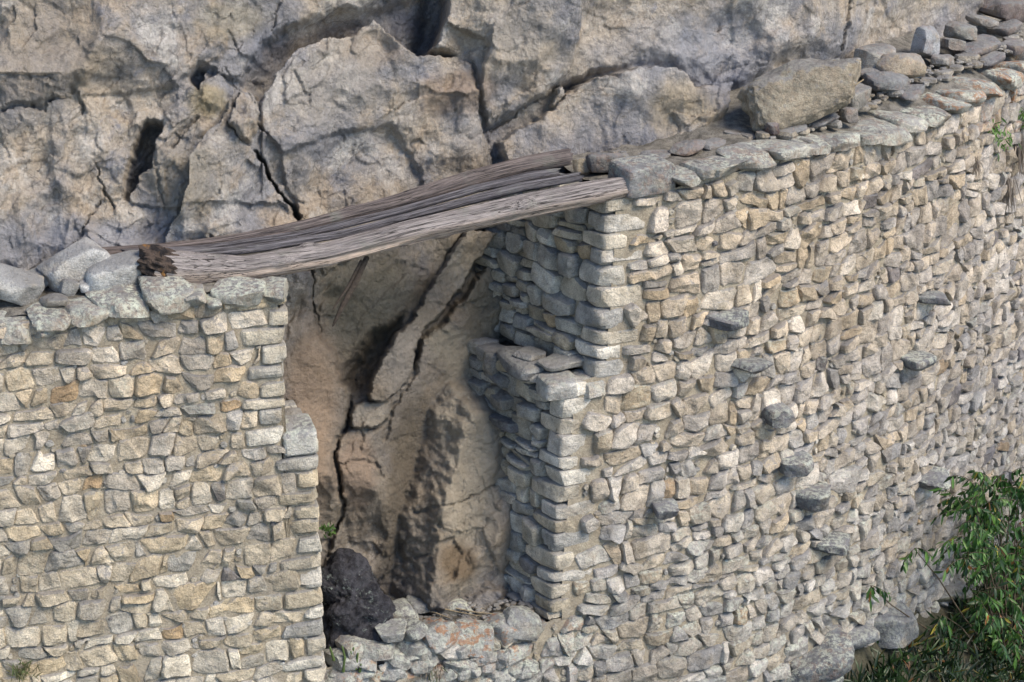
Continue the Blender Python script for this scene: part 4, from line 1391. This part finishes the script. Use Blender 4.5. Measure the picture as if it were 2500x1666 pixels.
# ------------------------------------------------------------------ hillside
bp = [(1700,1800),(1850,1665),(2050,1560),(2200,1480),(2350,1410),(2500,1350),(2700,1290)]
sb, zb_ = RIGHTW.px(np.array([p[0] for p in bp], float), np.array([p[1] for p in bp], float))
xb = np.interp(sb, RIGHTW.s, RIGHTW.x)
def ground_z(x, y):
    zz = np.interp(x, np.concatenate([[-20, xb[0]-2.5], xb, [20]]), np.concatenate([[zbotL+.2, zbotL+.2], zb_, [zb_[-1]+.6]]))
    return zz-.80*np.maximum(np.interp(x, RIGHTW.x, RIGHTW.y)-y, 0)+.10*fbm(np.stack([x*.9, y*.9, 0*x], -1), 15, 4)
gx, gy = np.meshgrid(np.linspace(-16, 18, 180), np.linspace(-22, 16, 180))
gz = ground_z(gx, gy)
tag(mesh_obj('hillside', np.stack([gx, gy, gz], -1).reshape(-1, 3), grid_faces(180, 180), M_SOIL, None), 'dark overgrown hillside at the foot of the walls', kind='structure')
def ground_g(x, y, z): return ground_z(x, y)-z
GB = 'boulders at the foot of the long wall'
BG = (.15,.16,.18)
loose(1975,1625,230,120,.5,201,ground_g,'large lichen crusted blue grey boulder against the foot of the long wall',BG,.6,.2,(.1,-.3,.2),name='boulder',cat='boulder',grp=GB,n=16,p=3.6,amp=.1)
loose(2010,1668,110,70,.3,202,ground_g,'smaller pale lichened boulder in front of the large blue grey one',(.20,.21,.22),.8,0,(0,-.4,.3),name='boulder',cat='boulder',grp=GB,n=12,p=3.4,amp=.1)
loose(2165,1530,150,120,.4,203,ground_g,'square dark grey block standing in the undergrowth by the wall',(.13,.14,.155),.3,0,(0,-.1,.2),name='boulder',cat='boulder',grp=GB,n=10,p=6)
loose(2285,1440,170,60,.4,204,ground_g,'flat mossy dark slab half hidden behind the leafy shrub',(.10,.10,.075),.15,0,(.1,0,.2),name='boulder',cat='boulder',grp=GB,n=10,p=5)
loose(2070,1560,130,80,.35,205,ground_g,'blue grey stone between the large boulder and the square block',(.20,.21,.23),.4,0,(.1,-.2,.5),name='boulder',cat='boulder',grp=GB,n=10,p=5)

# ------------------------------------------------------------------ plants
rp = np.random.default_rng(99)
def leaf(base, d, nrm, L, Wd, curl):
    """pointed leaf, folded along its rib"""
    d = d/np.linalg.norm(d)
    side = np.cross(d, nrm)
    side /= np.linalg.norm(side)+1e-9
    nn = np.cross(side, d)
    V = []
    for t, w in ((0, .06), (.25, .8), (.55, 1.0), (.82, .55), (1, .0)):
        c = base+d*L*t-nn*curl*L*t*t
        if w > 0 and t < 1:
            V += [c-side*Wd*w*.5+nn*Wd*.18*w, c, c+side*Wd*w*.5+nn*Wd*.18*w]
        else: V.append(c)
    Fc = []
    for k in range(3):
        a, b = 3*k, 3*k+3
        Fc += [(a, a+1, b+1, b), (a+1, a+2, b+2, b+1)]
    Fc += [(9, 10, 12, 12), (10, 11, 12, 12)]
    return np.array(V), np.array(Fc)
LEAFC = [(.028,.078,.018),(.040,.105,.022),(.020,.056,.015),(.080,.17,.034),(.015,.040,.013)]
def leaf_col(r, warm=.05):
    if r.random() < warm: return np.array([*((.36,.30,.05) if r.random() < .6 else (.34,.15,.05)), 0])
    return np.array([*(np.array(LEAFC[r.integers(len(LEAFC))])*r.uniform(.8, 1.25)), 0])
def tube(P, rad, na=7):
    P = np.asarray(P, float)
    T = np.gradient(P, axis=0)
    T /= np.linalg.norm(T, axis=1)[:, None]+1e-9
    B = np.cross(T, np.array([.31, .2, .93]))
    B /= np.linalg.norm(B, axis=1)[:, None]+1e-9
    N = np.cross(B, T)
    th = np.linspace(0, 2*math.pi, na, endpoint=False)
    R = np.linspace(rad[0], rad[1], len(P))
    V = P[:, None]+R[:, None, None]*(np.cos(th)[None, :, None]*B[:, None]+np.sin(th)[None, :, None]*N[:, None])
    i = np.arange(len(P)*na).reshape(len(P), na)
    j = np.roll(i, -1, 1)
    return V.reshape(-1, 3), np.stack([i[:-1], j[:-1], j[1:], i[1:]], -1).reshape(-1, 4)
def off_face(off): return lambda x, y, z: y-np.interp(x, RIGHTW.x, RIGHTW.y)+off-RIGHTW.k*z

def twig(bag, stems, A, out, n, L, r, warm=.03):
    """a twig that leaves A, arches over and droops, with hanging leaves"""
    P = [A]
    d = out/np.linalg.norm(out)
    for k in range(7):
        d = d+np.array([0, 0, -.17])+r.normal(0, .08, 3)
        d /= np.linalg.norm(d)
        P.append(P[-1]+d*L/7)
    P = np.array(P)
    V, Fc = tube(P, (.006, .002), 5)
    stems.add(V, Fc, np.array([.05, .07, .025, 0]))
    for k in range(n):
        t = (k+.5)/n
        x = t*7
        i = int(x)
        p = P[i]+(P[min(i+1, 7)]-P[i])*(x-i)
        sd_ = np.cross(d, [0, 0, 1])*(1 if k % 2 else -1)
        dr = sd_*r.uniform(.3, .9)+np.array([0, 0, -r.uniform(.4, 1.1)])+r.normal(0, .35, 3)+d*.5
        nr = r.normal(0, .5, 3)+np.array([.2, -.7, .6])
        V, Fc = leaf(p, dr, nr, r.uniform(.08, .23), r.uniform(.03, .06), r.uniform(.05, .45))
        bag.add(V, Fc, leaf_col(r, warm))

def in_poly(u, v, poly): return poly_sd(np.array([[u]], float), np.array([[v]], float), poly)[0, 0] > 0
crown = [(2330,1165),(2400,1150),(2470,1165),(2560,1120),(2700,1130),(2720,1720),(2480,1720),(2330,1480),(2310,1400),(2292,1290)]
sh_base = hit(2450., 1760., off_face(1.3))
sh_base[2] = float(ground_z(np.array(sh_base[0]), np.array(sh_base[1])))-.05
shrub = empty('leafy_shrub', sh_base)
tag(shrub, 'green leafy shrub with drooping narrow leaves in front of the long wall', 'shrub')
bag, stems = Bag(), Bag()
cnt = 0
anch = []
while cnt < 640:
    u, v = rp.uniform(2290, 2700), rp.uniform(1130, 1700)
    if not in_poly(u, v, crown): continue
    A = hit(u+40, v, off_face(rp.uniform(.5, 1.9)))
    out = np.array([rp.normal(-.1, .6), rp.normal(-.5, .5), rp.uniform(-.1, .9)])
    twig(bag, stems, A, out, int(rp.integers(10, 18)), rp.uniform(.32, .55), rp)
    if cnt % 9 == 0: anch.append(A)
    cnt += 1
for (u, v) in [(2232,1340),(2125,1430),(2300,1500),(2320,1560)]:
    A = hit(float(u), float(v), off_face(.8))
    for _ in range(2): twig(bag, stems, A, np.array([rp.normal(0, .5), -.5, rp.uniform(0, .6)]), 11, .36, rp)
    anch.append(A)
tag(bag.build('foliage', M_LEAF, shrub), kind='stuff')
tag(stems.build('twigs', M_BARK, shrub), kind='stuff')
for A in anch:
    m_ = (A+sh_base)/2+np.array([rp.normal(0, .1), rp.normal(0, .1), -.1])
    V, Fc = tube(np.array([sh_base+rp.normal(0, .05, 3), sh_base*.6+m_*.4+rp.normal(0, .04, 3), m_, m_*.4+A*.6+rp.normal(0, .04, 3), A]), (.022, .006), 6)
    mesh_obj('stem', V, Fc, M_BARK, shrub, np.array([.1, .08, .05, 0]))

# undergrowth below the shrub
bag = Bag()
uvs = np.stack([rp.uniform(2040, 2720, 2600), rp.uniform(1480, 1760, 2600)], 1)
uvs = uvs[(uvs[:, 0] > 2330) | (uvs[:, 1] > 1740-(uvs[:, 0]-2040)*.6+rp.normal(0, 30, 2600))]
dens = fbm(np.column_stack([uvs/70, uvs[:, 0]*0]), 4, 2)
uvs = uvs[dens > -.12]
for A in hit(uvs[:, 0], uvs[:, 1], ground_g):
    for _ in range(3):
        d = np.array([rp.normal(0, .5), rp.normal(-.2, .5), rp.uniform(.4, 1.2)])
        V, Fc = leaf(A+rp.normal(0, .07, 3)+np.array([0, 0, rp.uniform(0, .35)]), d, rp.normal(0, .5, 3)+np.array([0, -.7, .6]), rp.uniform(.12, .34), rp.uniform(.02, .045), rp.uniform(.1, .7))
        bag.add(V, Fc, leaf_col(rp, .05)*np.array([.34, .34, .38, 0]))  # leaf colour cut down, deep shade painted into the undergrowth
tag(bag.build('undergrowth', M_LEAF, None), 'dense dark green undergrowth of leaves and grass around the boulders', 'undergrowth', kind='stuff')

def tuft(name, A, n, L, w, spread, cols, label, cat, down=False, sway=.5, grp=None):
    b = Bag()
    for _ in range(n):
        o = rp.normal(0, spread, 3)*np.array([1, .5, .6])
        d = np.array([rp.normal(0, sway), rp.normal(-.3, sway*.6), (-1 if down else 1)*rp.uniform(.5, 1.2)])
        V, Fc = leaf(A+o, d, rp.normal(0, .4, 3)+np.array([0, -1, .3]), L*rp.uniform(.5, 1.2), w*rp.uniform(.6, 1.3), rp.uniform(0, .4))
        b.add(V, Fc, np.array([*(np.array(cols[rp.integers(len(cols))])*rp.uniform(.7, 1.2)), 0]))
    return tag(b.build(name, M_LEAF, None), label, cat, grp, 'stuff')
GREEN = [(.09,.19,.035),(.12,.23,.05),(.06,.13,.03)]
DRY = [(.20,.165,.13),(.26,.215,.17),(.13,.105,.09)]
def onR(u, v, d=.06):
    s_, z_ = RIGHTW.px(float(u), float(v))
    return RIGHTW.at(s_, z_, d)
for (u, v, n, lab) in ((2488,275,60,'bright green moss tuft below the orange capstone'),(2415,318,46,'small green moss tuft left of the larger tuft on the long wall'),(2425,345,24,'sparse green sprig below the small moss tuft')):
    tuft('moss_tuft', onR(u, v), n*2, .13, .024, .13, GREEN, lab, 'moss', down=True, sway=.9, grp='green tufts on the long wall')
for (u, v, n, L, lab) in ((2478,330,90,.55,'long beard of dry grass hanging below the green moss tuft'),(2372,385,50,.30,'short beard of dry grass hanging beside the small moss tuft'),(2450,430,70,.60,'long dry grass hanging lowest on the long wall'),(2335,320,24,.22,'few dry stems hanging under the lichened capstones')):
    tuft('hanging_grass', onR(u, v), n, L, .012, .05, DRY, lab, 'dry grass', down=True, sway=.10, grp='dry grass hanging on the long wall')
tuft('small_plant', hit(800., 1298., lambda x, y, z: y-np.interp(x, cx, cy)-CK*z+.50), 40, .09, .025, .06, [(.05,.10,.02),(.07,.13,.03)], 'small bright green plant growing at the base of the brown slab', 'plant', sway=.8)
s_, z_ = LEFT.px(55., 1640.)
tuft('grass_tuft', LEFT.at(s_, z_, .08), 70, .16, .016, .09, [(.10,.13,.05),(.17,.16,.08)], 'thin grass tuft growing from joints low in the tan wall', 'grass', sway=.5)
A = hit(1065., 1630., off_face(.1))
tuft('dry_grass', A, 60, .2, .012, .08, DRY+[(.08,.10,.04)], 'withered grass hanging under the orange lichened sill stones', 'dry grass', down=True, sway=.3)
# finger-like succulent shoots at the sill
SHOOT = ['thickest green finger-like shoot among those on the sill below the black rock','tallest green finger-like shoot, leaning away from the black rock side','bent green finger-like shoot beside the tallest one','leaning green shoot growing at the edge of the lichened sill stone','short green shoot standing apart against the end of the tan wall','stubby green shoot close under the black rock','smallest green shoot lowest on the sill stones']
for qi, (u, v, h, w) in enumerate(((858,1622,36,.0),(848,1632,60,-.08),(838,1640,42,.06),(868,1634,44,.08),(815,1612,36,-.1),(860,1598,20,.1),(878,1640,22,.1))):
    A = hit(float(u), float(v), off_face(.14))
    L = h/181
    pts = np.array([A+np.array([w*L*2*t, -.03*t, L*t]) for t in np.linspace(0, 1, 7)])
    V, Fc = tube(pts, (.022, .012), 8)
    top = np.arange(len(V)-8, len(V))
    V = np.vstack([V, V[top].mean(0)+np.array([0, 0, .015])])
    Fc = np.vstack([Fc, np.stack([top, np.roll(top, -1), np.full(8, len(V)-1), np.full(8, len(V)-1)], -1)])
    tag(mesh_obj('succulent_shoot', V, tri_fix(Fc), M_LEAF, None, np.array([.10, .15, .05, 0])), SHOOT[qi], 'plant', 'succulent shoots on the sill')
# dry stems lying about
def stem(pts, g, rad, label, mat=None):
    P = hit(np.array([p[0] for p in pts], float), np.array([p[1] for p in pts], float), g)
    P[:, 2] += .03
    Q, t, L = tube_spine(P, 24)
    V, Fc = tube(Q, rad, 6)
    tag(mesh_obj('dry_stem', V, Fc, mat or M_STRAW, None), label, 'stem', 'dry stems on the ledges')
lift = lambda x, y, z: ledgeR_g(x, y, z)+.16
stem([(1925,298),(1990,282),(2050,238),(2108,200)], lambda x, y, z: off_face(-.55)(x, y, z), (.018,.008), 'long pale stem leaning on the boulder')
stem([(2062,228),(2075,185)], lambda x, y, z: off_face(-.6)(x, y, z), (.01,.005), 'short pale twig forking from the long stem on the boulder')
stem([(1690,338),(1740,335),(1785,318)], ledgeR_g, (.012,.006), 'pale stem lying on the thin grey slab')
sg = lambda x, y, z: np.interp(np.interp(x, RIGHTW.x, RIGHTW.s), sS, zS)+.10-z
for pts, lab in (([(975,1508),(1005,1478)],'straw leaning at the back of the sill beside the black rock'),([(1040,1482),(1120,1500),(1175,1510)],'long dry stem lying across the back of the sill'),([(1110,1490),(1160,1500),(1215,1505)],'crooked dry stem near the foot of the jamb'),([(1000,1490),(1060,1500),(1100,1515)],'dark dry stem over the lichened sill stones')):
    stem(pts, sg, (.012,.006), lab)
# gravel and litter on the ledges
gb = Bag()
def scatter(g, ub, vb, n, size):
    for _ in range(n):
        u, v = rp.uniform(*ub), 0
        v = vb(u)+rp.uniform(-22, 22)
        P = hit(u, v, g)
        h = size*rp.uniform(.5, 1.5)*np.array([1.2, 1, .55])
        V, Fc = rock_shape(h, int(rp.integers(1e6)), n=2, amp=.1, cuts=4, p=3)
        gb.add(V@rotz(rp.uniform(0, 6)).T+P, Fc, stone_col(rp, .0, (.65, .65, .67)))
scatter(ledgeR_g, (1640, 2500), lambda u: np.interp(u, [1480, 1800, 2000, 2300, 2500], [400, 335, 300, 180, 100]), 70, .085)
scatter(ledgeR_g, (1480, 2500), lambda u: np.interp(u, [1480, 1800, 2000, 2300, 2500], [395, 325, 290, 170, 90]), 420, .035)
scatter(ledgeL_g, (-50, 330), lambda u: np.interp(u, [0, 330], [700, 660]), 120, .035)
scatter(sg, (930, 1320), lambda u: np.interp(u, [930, 1320], [1500, 1485]), 160, .03)
tag(gb.build('ledge_gravel', M_STONE, None, sharp=40), 'small chips and gravel scattered over the ledges', 'gravel', kind='stuff')
